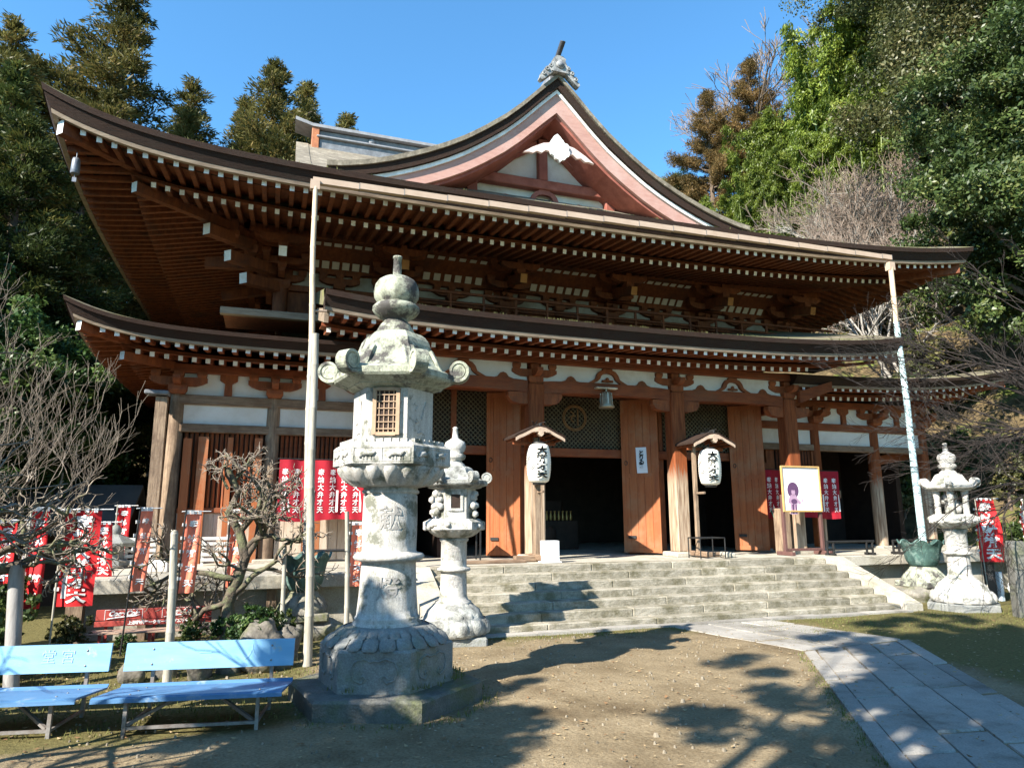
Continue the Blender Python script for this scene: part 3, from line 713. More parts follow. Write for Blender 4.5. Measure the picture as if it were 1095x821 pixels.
def pendant(mb,cx,y,z,s,mi=0):
    half=[(0,.95),(.22,.92),(.45,.78),(.8,.62),(1.25,.40),(1.7,.22),(1.62,.08),(1.25,.16),(1.0,.10),(.72,.24),(.5,.2),(.46,0),(.55,-.12),(.5,-.3),(.34,-.36),(.3,-.52),(.14,-.58),(0,-.70)]
    for k in range(len(half)-1):
        (a,b),(c_,d)=half[k],half[k+1]
        # fan to spine
    left=[(-a,b) for a,b in half[1:-1]][::-1]
    poly=[(a*s,b*s) for a,b in half+left]
    mb.prism(poly,(cx,y,z),(1,0,0),(0,0,1),(0,.12,0),mi)
m=MB(); m.prism([(-.30,-.30),(-.12,.0),(0,.10),(.12,.0),(.30,-.30),(.2,-.36),(0,-.36),(-.2,-.36)],(DC,DY+.19,14.40),(1,0,0),(0,0,1),(0,.04,0)); tp('apex_panel',m,[TIPW])
m=MB()
for sg in (-1,1):
    fin=[(.20,.10),(.55,.02),(.95,-.20),(1.25,-.42),(1.05,-.38),(.92,-.40),(.78,-.30),(.62,-.34),(.48,-.22),(.30,-.24)]
    m.prism([(sg*a,b) for a,b in fin][::sg],(DC,DY+.05,13.98),(1,0,0),(0,0,1),(0,.10,0))
tp('pendant_fin',m,[mat('pinkish_white_paint',(.70,.56,.52),(.55,.40,.36),6,.7,.2)])
m=MB()
bod=[(0,.42),(.16,.36),(.24,.22),(.40,.20),(.50,.06),(.44,-.10),(.52,-.22),(.46,-.40),(.32,-.48),(.24,-.60),(.10,-.62),(0,-.74)]
m.prism([(a*.68,b*.72) for a,b in bod]+[(-a*.68,b*.72) for a,b in bod[1:-1]][::-1],(DC,DY-.02,13.92),(1,0,0),(0,0,1),(0,.10,0)); m.lathe([(.0,0),(.11,.0),(.11,.06),(.05,.10),(0,.1)],(0,0,0),10,1)
V0=len(m.v)-50
# turn the boss to face the front
for i in range(V0,len(m.v)):
    x_,y_,z_=m.v[i]; m.v[i]=(DC+x_,DY-.02-z_,14.0+y_)
tp('gable_pendant',m,[TIPW,GABRED])
# ridge of the dormer, its end ornament and the main ridge
m=MB(); m.b2(DC-.22,DC+.22,19.5,26,16.45,16.80,0,.04); m.tube([(DC,19.45,16.82),(DC,26,16.82)],.14,10); tp('dormer_ridge',m,[TILE])
m=MB()
m.prism([(-.42,0),(-.36,.38),(-.26,.62),(-.30,.72),(-.14,.86),(.14,.86),(.30,.72),(.26,.62),(.36,.38),(.42,0)],(DC,19.02,16.25),(1,0,0),(0,0,1),(0,.34,0),0)
for sg in (-1,1):
    cl=[(.26,.42),(.42,.44),(.52,.34),(.50,.22),(.64,.22),(.74,.10),(.70,-.04),(.84,-.06),(.92,-.18),(.86,-.30),(.98,-.36),(1.0,-.48),(.90,-.56),(.74,-.44),(.52,-.22),(.30,.0)]
    m.prism([(sg*a,b) for a,b in cl][::sg],(DC,19.06,16.25),(1,0,0),(0,0,1),(0,.26,0),0)
    for (dx,dz,r_) in ((.44,.27,.10),(.62,.06,.11),(.80,-.22,.10)):
        V0=len(m.v); m.lathe([(0,0),(r_,0),(r_*.8,.05),(r_*.45,.05),(r_*.4,.02),(0,.02)],(0,0,0),14)
        for i in range(V0,len(m.v)):
            x_,y_,z_=m.v[i]; m.v[i]=(DC+sg*dx+x_,19.06-z_,16.25+dz+y_)
for r_,d_,mi in ((.22,.05,0),(.15,.09,1)):
    V0=len(m.v); m.lathe([(0,0),(r_,0),(r_*.8,.05),(0,.06)],(0,0,0),16,mi)
    for i in range(V0,len(m.v)):
        x_,y_,z_=m.v[i]; m.v[i]=(DC+x_,19.02-z_-d_+.05,16.62+y_)
m.tube([(DC-.12,19.5,16.95),(DC-.06,19.2,17.12),(DC,18.72,17.62)],[.11,.12,.13],12,2); m.tube([(DC,18.725,17.615),(DC,18.705,17.635)],[.115,.115],12,0)
for i in range(len(m.v)):
    x_,y_,z_=m.v[i]; m.v[i]=(DC+(x_-DC)*.72,19.2+(y_-19.2)*.85,16.55+(z_-16.25)*.70)
tp('ridge_end_ornament',m,[ORN,TILE,mat('black_tile',(.06,.06,.065),(.035,.035,.04),5,.5,.1)])
m=MB(); m.b2(1.0,GX1-.1,25.62,26.38,15.9,16.42,0,.03); m.b2(.9,GX1+.2,25.5,26.5,16.42,16.50,1,.02); m.b2(1.0,GX1-.2,25.7,26.3,16.50,16.78,0,.02)
m.prism([(.1,16.98),(.75,16.82),(GX1,16.79),(GX1,16.90),(.75,16.94),(.1,17.12)],(0,25.5,0),(1,0,0),(0,0,1),(0,1.0,0),1)
for x in (3.0,5.3,7.6,10,13):
    V0=len(m.v); m.lathe([(0,0),(.13,0),(.11,.06),(0,.07)],(0,0,0),14,1)
    for i in range(V0,len(m.v)):
        x_,y_,z_=m.v[i]; m.v[i]=(x+x_,25.68-z_,16.64+y_)
m.b2(.72,.998,25.55,26.45,15.9,16.84,2,.02)
tp('main_ridge',m,[TILE,mat('pale_ridge_tile',(.29,.29,.30),(.19,.19,.20),5,.6,.15),COPPER])

# --- walls, columns and beams
WY=18.0
colx=[-2.2,-.03,2.45,6.25,10.35,14.15,16.5,18.95,21.1]
for x in colx:
    m=MB(); w=.17 if x in (-2.2,-.03) else .19
    m.lathe([(w,0),(w*1.02,2.2),(w*.94,4.1)],(x,WY,HP),16,0); m.b2(x-.28,x+.28,WY-.28,WY+.28,HP-.02,HP+.07,1,.02)
    tp('hall_column',m,[WOOD if x<0 else COLM, CONC])
for y in (20.2,22.4,24.6,27,29.4):
    m=MB(); m.lathe([(.17,0),(.17,4.1)],(-2.2,y,HP),14,0); tp('hall_column',m,[WOOD])
def wallbeams(x0,x1,dz,names=True):
    m=MB(); m.b2(x0,x1,WY-.14,WY+.10,4.06+dz,4.26+dz,0,.015); tp('lower_tie_beam',m,[WOODX])
    m=MB(); m.b2(x0,x1,WY-.06,WY+.06,4.262+dz,4.718+dz); m.b2(x0,x1,WY-.05,WY+.06,4.955+dz,5.5+dz); tp('plaster_panel',m,[PLAS])
    m=MB(); m.b2(x0,x1,WY-.15,WY+.10,4.72+dz,4.95+dz,0,.015); tp('upper_tie_beam',m,[WOODX if x0<0 else REDX])
    m=MB(); m.b2(x0-.1,x1+.1,WY-.2,WY+.1,5.47+dz,5.68+dz,0,.015); tp('eave_purlin',m,[REDX])
wallbeams(-2.3,2.5,0); wallbeams(14.3,21.2,.06)
def boat(mb,c_,L_,w,h,mi=0,axis='x',cut=.32):
    """boat-shaped bracket arm centred at c_, top at c_.z+h"""
    pl=[(-L_/2,h),(-L_/2,h*.55),(-L_/2+L_*.08,h*.25),(-L_/2+L_*.2,0),(L_/2-L_*.2,0),(L_/2-L_*.08,h*.25),(L_/2,h*.55),(L_/2,h)]
    if axis=='x': mb.prism(pl,(c_[0],c_[1]-w/2,c_[2]),(1,0,0),(0,0,1),(0,w,0),mi)
    else: mb.prism(pl,(c_[0]-w/2,c_[1],c_[2]),(0,1,0),(0,0,1),(w,0,0),mi)
def block(mb,c_,s,h,mi=0):
    x,y,z=c_; mb.lathe([(s*.52,0),(s*.70,h*.42),(s*.70,h)],(x,y,z),4,mi,False,math.pi/4)
def simple_bracket(x,y,z,s=1.0,ends=None):
    m=MB(); block(m,(x,y,z),.40*s,.2*s); boat(m,(x,y,z+.2*s),1.25*s,.16*s,.2*s)
    for dx in (-.5,0,.5): block(m,(x+dx*s,y,z+.4*s),.22*s,.14*s)
    boat(m,(x,y-.1*s,z+.2*s),.8*s,.16*s,.18*s,axis='y')
    return m
for x in (-2.2,-.03,2.3,16.5,18.95,21.1): tp('bracket_set',simple_bracket(x,WY-.12,4.95+(.06 if x>5 else 0)),[RED])
m=MB()
for x in (-1.1,1.1,15.4,17.72,20.0):
    z=4.95+(.06 if x>5 else 0); m.prism([(-.09,0),(-.08,.3),(-.2,.38),(-.2,.52),(.2,.52),(.2,.38),(.08,.3),(.09,0)],(x,WY-.14,z),(1,0,0),(0,0,1),(0,.12,0))
tp('bay_strut',m,[RED])
# wall beneath the beams on the left: mullioned windows and boarded lower wall
def slatwin(x0,x1,z0,z1,mats,n,back):
    m=MB()
    for i in range(n):
        x=x0+(x1-x0)*(i+.5)/n; m.box((x,WY-.02,(z0+z1)/2),(.055,.055,z1-z0),0,Matrix.Rotation(math.pi/4,4,'Z'))
    tp('window_mullions',m,mats)
    m=MB(); m.b2(x0,x1,WY+.06,WY+.09,z0,z1); tp('window_backing',m,back)
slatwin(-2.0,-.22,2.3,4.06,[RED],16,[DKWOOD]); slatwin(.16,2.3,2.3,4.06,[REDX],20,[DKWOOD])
m=MB()
for i in range(9): m.b2(-2.02+i*.2,-2.02+i*.2+.195,WY-.03,WY+.03,HP,2.18,0)
for i in range(11): m.b2(.16+i*.21,.16+i*.21+.2,WY-.03-.004*(i%2),WY+.03,HP,2.18,1 if (i%7) in (3,4) else 0)
tp('wall_boarding',m,[mat('pale_boarding',(.50,.42,.34),(.36,.28,.21),3,.85,.2,(6,6,.7)),DOORM])
m=MB(); m.b2(-2.03,-.2,WY-.08,WY+.05,2.18,2.3,0,.01); m.b2(.14,2.35,WY-.08,WY+.05,2.18,2.3,0,.01); tp('window_rail',m,[REDX])
m=MB(); m.b2(-.42,-.24,WY-.24,WY-.12,HP,3.95); m.b2(-1.98,-1.8,WY-.2,WY-.1,HP,3.9); m.b2(-1.66,-1.44,WY-.2,WY-.1,HP,3.95); m.b2(-1.02,-.9,WY-.2,WY-.1,HP,3.95); tp('shutter_board',m,[DOORM])
# side wall on the left
m=MB(); m.b2(-2.24,-2.16,WY+.2,33,HP,5.5); tp('side_wall',m,[WOOD])
# central doors
m=MB(); m.b2(2.66,14.3,WY-.16,WY+.12,3.72,3.95,0,.012); tp('door_lintel',m,[REDX])
m=MB(); m.b2(2.5,14.5,WY-.2,WY+.12,5.44,5.75,0,.015); tp('head_beam',m,[REDX])
for i,(x0,x1,x0b,x1b) in enumerate(((5.57,6.02,0,0),(9.64,10.13,0,0),(13.28,13.95,0,0))):
    pass
for (hx,hy,ex,ey) in ((5.41,17.72,6.12,17.08),(9.42,17.72,10.18,17.0),(13.08,17.72,13.74,17.02)):
    L_=math.hypot(ex-hx,ey-hy); M_=T((hx,hy,0))@RZ(math.atan2(ey-hy,ex-hx)); M3=M_.to_3x3()
    m=MB()
    for q in range(5): m.box(M_@Vector((L_*(q+.5)/5,.002*(q%2),(HP+.05+5.36)/2)),(L_/5-.003,.07,5.31-HP),0,M3,.006)
    m.box(M_@Vector((L_/2,.03,(HP+.06+5.34)/2)),(L_-.02,.03,5.27-HP),0,M3)
    for xx in (.05,L_-.05): m.box(M_@Vector((xx,-.008,(HP+.045+5.355)/2)),(.10,.085,5.30-HP),0,M3)
    for zz in (HP+.12,3.2,5.28): m.box(M_@Vector((L_/2,-.006,zz)),(L_-.2,.080,.12),0,M3)
    dl=tp('door_leaf',m,[DOORM])
    m=MB(); m.box(M_@Vector((.24,-.058,HP+.47)),(.22,.02,.08),0,M3); tp('door_fitting',m,DARKM,dl)
    m=MB(); m.tube([M_@Vector((.12+.045*math.cos(a),-.05,3.55+.055*math.sin(a))) for a in np.linspace(0,6.283,17)],.010,5,0,False); tp('ring_pull',m,DARKM,dl)
for (x0,x1) in ((5.60,6.44),(9.70,10.80),(13.3,14.60)):
    m=MB(); m.b2(x0,x1,WY-.03,WY+.05,HP,3.70); tp('wall_panel',m,[RED])
m=MB(); m.b2(4.45,4.6,WY-.1,WY+.1,HP,5.43); m.b2(6.44,7.08,WY-.02,WY+.1,HP,5.43); m.b2(10.8,10.92,WY-.02,WY+.1,HP,5.43); m.b2(14.6,14.9,WY-.02,WY+.1,HP,5.43); tp('door_jamb',m,[RED])
def lattice(x0,x1,z0,z1,em=None):
    m=MB(); s=.13
    def clipseg(cx,dx_):
        pass
    w=x1-x0; h=z1-z0; k=int((w+h)/s)+1
    for i in range(k):
        c0=i*s
        for sg in (1,-1):
            # line x = a + sg*z
            pts=[]
            if sg>0: a=x0-h+c0; lo=max(0,x0-a); hi=min(h,x1-a); 
            else: a=x0+c0; lo=max(0,a-x1); hi=min(h,a-x0)
            if hi-lo<.02: continue
            p0=(a+sg*lo,WY-.04-(.012 if sg>0 else 0),z0+lo); p1=(a+sg*hi,WY-.04-(.012 if sg>0 else 0),z0+hi)
            m.beam(p0,p1,.02,.036,0,up=(0,1,0))
    o=tp('lattice_transom',m,[LATT])
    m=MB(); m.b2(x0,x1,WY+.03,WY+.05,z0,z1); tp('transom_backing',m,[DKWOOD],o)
    if em:
        m=MB(); cx,cz,r_=em
        for rad in (r_,r_*.88): m.tube([(cx+rad*math.cos(a),WY-.10,cz+rad*math.sin(a)) for a in np.linspace(0,2*math.pi,33)],.016,6,0,False)
        m.tube([(cx-.12,WY-.10,cz+.18),(cx-.02,WY-.1,cz+.12),(cx-.12,WY-.1,cz-.05),(cx-.02,WY-.1,cz-.12)],.018,6); m.tube([(cx+.1,WY-.1,cz+.24),(cx+.1,WY-.1,cz-.22)],.016,6); m.tube([(cx-.18,WY-.1,cz+.02),(cx+.02,WY-.1,cz+.06)],.014,6)
        tp('emblem',m,[mat('ochre_line',(.28,.15,.06),(.2,.1,.04),6,.7,0)],o)
lattice(2.7,5.5,3.95,5.43); lattice(7.08,9.66,3.95,5.43,(8.05,4.82,.36)); lattice(10.92,13.25,3.95,5.43); 
# interior
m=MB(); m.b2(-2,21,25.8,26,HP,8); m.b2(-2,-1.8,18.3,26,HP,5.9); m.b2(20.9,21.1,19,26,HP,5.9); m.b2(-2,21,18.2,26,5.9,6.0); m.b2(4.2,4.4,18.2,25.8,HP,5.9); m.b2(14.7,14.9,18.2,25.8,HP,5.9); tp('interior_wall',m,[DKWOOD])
m=MB(); m.b2(7.2,9.5,21.0,21.8,HP,1.95,0,.02); m.b2(7.4,9.3,21.9,22.6,HP,2.6,0,.02)
for i in range(9): m.lathe([(.05,0),(.06,.12),(.03,.22),(.05,.3)],(8.2+.14*i,21.2,1.95),8,1)
m.lathe([(.38,0),(.46,.12),(.46,.62),(.40,.72)],(7.9,20.2,HP),18,0); m.lathe([(.47,.2),(.49,.22),(.49,.28),(.47,.3)],(7.9,20.2,HP),18,1)
tp('altar_furniture',m,[DKWOOD,mat('brass',(.35,.25,.10),(.25,.17,.06),6,.4,.05,metal=.8)])
# right wing: dark openings under the beams, diagonal brace and post
m=MB(); m.b2(16.3,16.62,WY-.1,WY+.1,HP,4.1); m.b2(17.0,17.2,WY+.5,WY+.7,HP,4.1); tp('wing_post',m,[DOORM])
m=MB(); m.beam((19.2,18.4,3.85),(21.0,18.4,4.15),.12,.3); tp('wing_brace',m,[REDX])
slatwin(14.95,16.3,2.2,4.12,[REDX],12,[DKWOOD])
m=MB(); m.b2(14.3,21.2,21.5,21.6,HP,5.6); tp('wing_back_wall',m,[DKWOOD])
m=MB(); m.b2(17.25,18.6,17.0,17.12,HP+1.75,HP+1.9) if False else m.b2(16.45,17.15,WY-.32,WY-.2,2.62,2.86,0,.02); tp('wing_bar',m,[WOODX])
# porch columns, beams, brackets
PY=16.4
for x in (2.45,6.25,10.38,14.15):
    m=MB(); m.box((x,PY,(HP+.1+5.42)/2),(.42,.42,5.42-HP-.1),0,None,.04); tp('porch_column',m,[COLM])
    m=MB(); m.b2(x-.36,x+.36,PY-.36,PY+.36,HP-.02,HP+.12,0,.03); tp('column_base',m,[CONC])
    m=simple_bracket(x,PY,5.40,.98); tp('bracket_set',m,[RED])
    m=MB()
    for sg in (-1,1):
        m.prism([(0,.3),(sg*.52,.3),(sg*.52,.18),(sg*.42,.05),(sg*.22,0),(0,0)][::sg],(x+sg*.21,PY-.11,4.88),(1,0,0),(0,0,1),(0,.22,0)); block(m,(x+sg*.6,PY,5.18-.14),.24,.14)
    tp('beam_bracket',m,[RED])
PX=[2.45,6.25,10.38,14.15]
for a,b in zip(PX[:-1],PX[1:]):
    m=MB(); N=14; lo=[];hi=[]
    for i in range(N+1):
        t=i/N; x=a+.21+(b-a-.42)*t; ar=math.sin(math.pi*t)**.6
        lo.append((x,5.16+.07*ar)); hi.append((x,5.48+.05*ar))
    for i in range(N):
        q=[(lo[i][0],PY-.13,lo[i][1]),(lo[i+1][0],PY-.13,lo[i+1][1]),(hi[i+1][0],PY-.13,hi[i+1][1]),(hi[i][0],PY-.13,hi[i][1])]
        q+=[(x_,PY+.13,z_) for x_,_,z_ in q]; m.add(q,[(0,1,2,3),(7,6,5,4),(0,4,5,1),(3,2,6,7)],0)
    tp('rainbow_beam',m,[REDX])
    m=MB(); m.b2(a+.2,b-.2,PY-.03,PY+.03,5.5,5.97); tp('plaster_panel',m,[PLAS])
    m=MB(); cx=(a+b)/2; frogleg(m,cx,PY-.12,5.53,1.15,.38)
    m.box((cx,PY-.08,5.63),(.1,.08,.14),0,None,.03); m.box((cx,PY-.08,5.60),(.34,.06,.06),0,None,.02)
    for sg in (-1,1): m.prism([(-.34,0),(-.15,.06),(-.08,.15),(0,.18),(.08,.15),(.15,.06),(.34,0)],(cx+sg*1.05,PY-.07,5.50),(1,0,0),(0,0,1),(0,.05,0))
    tp('frog_leg_strut',m,[RED])
m=MB(); m.b2(1.2,16.3,PY-.15,PY+.15,5.95,6.16,0,.02); m.b2(1.4,15.6,PY-1.05,PY-.9,5.9,6.02) if False else None
tp('porch_purlin',m,[REDX])
m=MB()
for x in PX: m.b2(x-.12,x+.12,PY+.2,WY-.1,5.1,5.4,0,.02)
tp('tie_to_hall',m,[RED])
# --- upper storey
UY=19.9; ucx=[-.05,3.15,6.6,10.2,13.7,17.0]
m=MB(); m.b2(-.05,17.0,UY,UY+.1,7.3,10.3); m.b2(-.1,0,UY,33,7.3,10.3); m.b2(16.95,17.05,UY,33,7.3,10.3); tp('upper_wall',m,[REDU])
m=MB()
for a,b in zip(ucx[:-1],ucx[1:]):
    for k in range(2):
        x0=a+.3+(b-a-.5)*k/2; x1=x0+(b-a-.5)/2-.15; m.b2(x0,x1,UY-.03,UY+.01,8.56,8.98,0,.01)
for k in range(4): m.b2(-.14,-.09,20.3+k*3,22.7+k*3,7.7,8.9)
SHDP=mat('shaded_plaster',(.40,.37,.33),(.27,.24,.20),2,.9,.05,c3=(.22,.18,.14),s3=1.1,t3=.56,w3=.2)  # plaster darkened: shade under the upper eave put into its colour
tp('plaster_panel',m,[SHDP])
m=MB(); m.b2(-.6,17.5,UY-.12,UY+.02,8.36,8.54,0,.015); m.b2(-.6,17.5,UY-.15,UY+.02,9.02,9.2,0,.015); m.b2(-.2,-.02,UY-.6,33,9.02,9.2,0,.015)
m.b2(-1.2,18.0,UY-1.12,UY-.9,9.62,9.84,0,.02); m.b2(-2.1,18.9,UY-1.95,UY-1.75,9.45,9.66,0,.02) if False else None
m.b2(-1.12,-.9,UY-1.12,33,9.62,9.84,0,.02)
tp('upper_beam',m,[REDU])
# sloping ribbed cove with white slats between the bracket sets
m=MB(); m.add([(-.05,UY-.16,9.12),(17.0,UY-.16,9.12),(17.0,UY-.9,9.66),(-.05,UY-.9,9.66)],[(0,1,2,3)],0)
for a,b in zip(ucx[:-1],ucx[1:]):
    n_=int((b-a-1.3)/.31)
    for i in range(n_):
        x=a+.75+(b-a-1.5)*(i+.5)/n_
        m.grid(lambda u,v:(x-.1+.2*u, UY-.2-.70*v, 9.10+.52*v+.10*math.sin(v*math.pi)-.015),1,6,1)
tp('ribbed_cove',m,[REDU,mat('cove_plaster',(.62,.58,.52),(.48,.44,.39),3,.9,.05)])
def stepped(x,y,sx=0,corner=False):
    m=MB(); m.lathe([(.2,0),(.2,1.3)],(x,y,7.3),14,0)
    block(m,(x,y,8.36),.5,.24); z=8.6
    for k in range(3):
        off=.42*k; L_=1.25+.1*k
        boat(m,(x,y-off,z),L_,.17,.2)
        for dx in (-.5,0,.5): block(m,(x+dx*L_*.9,y-off,z+.2),.24,.15)
        boat(m,(x,y-off*.5-.1,z),.8+off*1.3,.17,.2,axis='y')
        if corner:
            boat(m,(x-off,y,z),L_,.17,.2,axis='y')
            for dy in (-.5,0,.5): block(m,(x-off,y+dy*L_*.9,z+.2),.24,.15)
        z+=.36
    # tail rafter with painted end
    m.beam((x,y-1.75,8.86),(x,y+.1,9.35),.2,.26,0,tip0=1)
    block(m,(x,y-1.42,9.08),.26,.15); boat(m,(x,y-1.42,9.22),1.2,.17,.2)
    if corner:
        for (dx,dy,zz,Lk,w_) in ((-1,-1,9.18,2.6,.24),(-1,-1,8.72,1.9,.24),(-1,0,8.92,2.0,.2),(-1,-1,8.28,1.35,.26)):
            n_=math.hypot(dx,dy); m.beam((x+dx/n_*Lk,y+dy/n_*Lk,zz),(x,y,zz+.12),w_,.28,0,tip0=2)
        for r_ in (1.1,1.75):
            q=r_/math.sqrt(2); block(m,(x-q,y-q,8.98+.25*r_-.2),.3,.2); m.box((x-q,y-q,9.5),(.2,.2,.5),0)
    return m
for i,x in enumerate(ucx): tp('bracket_complex',stepped(x,UY-.1,corner=(i==0)),[REDU,GOLDM if i else TIPW,TIPW])
m=None
for a,b in zip(ucx[:-1],ucx[1:]):
    x=(a+b)/2; m=MB(); m.prism([(-.14,0),(-.11,.16),(.11,.16),(.14,0)],(x,UY-.2,8.36),(1,0,0),(0,0,1),(0,.16,0)); block(m,(x,UY-.14,8.5),.34,.16); boat(m,(x,UY-.14,8.64),1.15,.15,.19)
    for dx in (-.46,0,.46): block(m,(x+dx,UY-.14,8.82),.22,.14)
    boat(m,(x,UY-.14,8.93),1.5,.15,.16); tp('mid_bay_bracket',m,[REDU])
for y in (22.8,25.6,28.4): 
    m=MB(); boat(m,(-.4,y,8.9),1.3,.17,.2,axis='y'); boat(m,(-.8,y,9.25),1.4,.17,.2,axis='y'); m.beam((-1.8,y,8.9),(0,y,9.35),.2,.26,0,tip0=1); block(m,(-.4,y,9.1),.3,.15); tp('bracket_complex',m,[REDU,TIPW])
# balcony rail
m=MB(); RYR=18.75
for z,h_ in ((8.40,.07),(8.12,.045),(7.72,.1)): m.b2(2.4,18.4,RYR-.05,RYR+.05,z,z+h_,0,.012)
for i in range(16): x=2.6+i*1.0; m.b2(x-.032,x+.032,RYR-.03,RYR+.03,7.5,8.42)
tp('balcony_rail',m,[REDU])
m=MB(); m.b2(-1.4,18.5,RYR-.35,UY,7.16,7.26,0); tp('balcony_floor',m,[REDU])
m=MB(); m.b2(-1.45,1.1,RYR-.55,RYR-.36,7.10,7.28,0,.01); tp('balcony_edge_board',m,[FASC])
# copper flashing on the roof edge, pale green stains are real patches of verdigris
# wind bell hung at the upper left corner
m=MB(); m.lathe([(.02,.34),(.065,.33),(.08,.27),(.09,.0),(.08,-.02)][::-1],(0,0,-.42),14,0) if True else m.lathe([(.03,.42),(.10,.40),(.12,.32),(.13,.0),(.115,-.02)][::-1],(0,0,-.5),14,0); m.tube([(0,0,-.08),(0,0,.05)],.012,6); m.tube([(0,0,-.42),(0,0,-.52)],.008,5); m.b2(-.04,.04,-.004,.004,-.62,-.52)
wb=tag(link('wind_bell',m.mesh('wind_bell',[mat('blue_grey_bronze',(.24,.26,.30),(.12,.13,.15),6,.5,.1,metal=.3)]),None,(XUL+.55,YU+.85,9.70)),'small grey bell hanging under the upper left roof corner','bell')
# hanging bell under the centre of the porch
m=MB(); m.lathe([(.0,.0),(.20,.0),(.215,.03),(.17,.10),(.155,.34),(.10,.42),(.0,.44)],(0,0,-.5),18,0); m.tube([(0,0,-.07),(0,0,.0)],.03,8)
for k in range(7): a=k*.9; m.beam((.165*math.cos(a),.165*math.sin(a),-.46),(.15*math.cos(a),.15*math.sin(a),-.12),.02,.02,1)
m.box((0,.0,.02),(.62,.18,.05),1,None,.02)
hb=tag(link('hanging_gong',m.mesh('hanging_gong',[mat('aged_brass',(.38,.33,.24),(.2,.17,.12),6,.4,.1,metal=.5),mat('pale_brass',(.6,.56,.44),(.4,.36,.28),6,.4,.05,metal=.3)]),None,(8.2,16.18,5.36)),'pale brass bell hanging from the centre of the porch beam','bell')
# ------------------------------------------------------------------ stone lanterns
FACE=math.atan2(-.942,-.335)        # direction one hexagon face looks at
def hexring(Rr,z,rot): return [(Rr*math.cos(rot+k*math.pi/3),Rr*math.sin(rot+k*math.pi/3),z) for k in range(6)]
def hexstack(mb, rows, rot, mi=0):
    """rows [(corner radius,z)]"""
    V=[]; 
    for Rr,z in rows: V+=hexring(Rr,z,rot)
    F=[(i*6+k,i*6+(k+1)%6,(i+1)*6+(k+1)%6,(i+1)*6+k) for i in range(len(rows)-1) for k in range(6)]
    F+=[tuple(range(5,-1,-1)),tuple((len(rows)-1)*6+k for k in range(6))]
    mb.add(V,F,mi)
def petals(mb, r0, z0, r1, z1, n, bulge, mi=0, up=True, wk=1.0):
    """ring of rounded lotus petals between two radii"""
    for k in range(n):
        a=2*math.pi*k/n; w=2*math.pi/n*.47*wk
        def fn(u,v):
            t=a+(u-.5)*2*w*(1-.25*abs(2*v-1)**3); e=math.sin(math.pi*u)**.6*math.sin(math.pi*min(1,v*.9+.08))**.6
            r=r0+(r1-r0)*v+bulge*e; z=z0+(z1-z0)*v
            return (r*math.cos(t),r*math.sin(t),z)
        mb.grid(fn,6,6,mi)
def scroll(mb, ang, r_in, z_in, r_out, z_rim, rad, wid, mi=0):
    prof_=[(0,1.0),(.12,.80),(.22,.60),(.30,.42),(.40,.24),(.55,.10),(.78,.02),(1,0)]
    """curled corner (warabite): a ribbon rising from the ridge, out to the rim and curling up and inwards"""
    pts=[]
    for a_,b_ in prof_: pts.append((r_in+(r_out-r_in)*a_, z_rim+(z_in-z_rim)*b_))
    cx,cz=r_out-rad*.15,z_rim+rad
    for a in np.linspace(-90,430,40):
        rr_=rad*(1-.62*(a+90)/520); pts.append((cx+rr_*math.cos(R(a)),cz+rr_*math.sin(R(a))))
    ca,sa=math.cos(ang),math.sin(ang); V=[]; n=len(pts); th=rad*.30
    for i,(r_,z_) in enumerate(pts):
        p0=pts[max(0,i-1)]; p1=pts[min(n-1,i+1)]; dx,dz=p1[0]-p0[0],p1[1]-p0[1]; l=math.hypot(dx,dz) or 1
        nx_,nz_=-dz/l,dx/l; w=wid*(1 if i<10 else 1-.15*(i-10)/(n-10)); t_=th*(1 if i<8 else .9)
        prof=[(-.5,-t_),(-.5,0),(-.38,t_*.35),(-.16,t_*.15),(0,t_*.5),(.16,t_*.15),(.38,t_*.35),(.5,0),(.5,-t_)]
        for (s_,o_) in prof:
            rr2=r_+nx_*o_; V.append((rr2*ca-s_*w*sa, rr2*sa+s_*w*ca, z_+nz_*o_))
    P=9; F=[(i*P+k,i*P+(k+1)%P,(i+1)*P+(k+1)%P,(i+1)*P+k) for i in range(n-1) for k in range(P)]
    F+=[tuple(range(P)),tuple((n-1)*P+k for k in range(P-1,-1,-1))]
    mb.add(V,F,mi,False)
    # solid core so that the curl reads as carved stone
    V0=len(mb.v); mb.lathe([(0,-wid*.40),(rad*.72,-wid*.40),(rad*.72,wid*.40),(0,wid*.40)],(0,0,0),16,mi,False)
    for i in range(V0,len(mb.v)):
        x_,y_,z_=mb.v[i]; mb.v[i]=((cx+x_)*ca-z_*sa,(cx+x_)*sa+z_*ca,cz+y_)
def roof6(mb, rot, Rr, z_rim, z_un, r_top, z_top, thick, mi=0):
    """bell-shaped six-sided cap: wide flared rim, steep shoulders, rounded crown"""
    h=z_top-z_rim-thick; rows=[(Rr,z_rim+thick)]
    for a,b in ((.93,.02),(.86,.06),(.79,.12),(.73,.20),(.68,.30),(.64,.42),(.60,.55),(.57,.68),(.535,.80),(.48,.90),(.42,.965)): rows.append((Rr*a,z_rim+thick+h*b))
    rows.append((r_top,z_top))
    hexstack(mb,[(Rr*.62,z_un),(Rr*.97,z_rim),(Rr,z_rim+thick*.3)]+rows,rot,mi)
def toface(ang): return RZ(ang+math.pi/2)
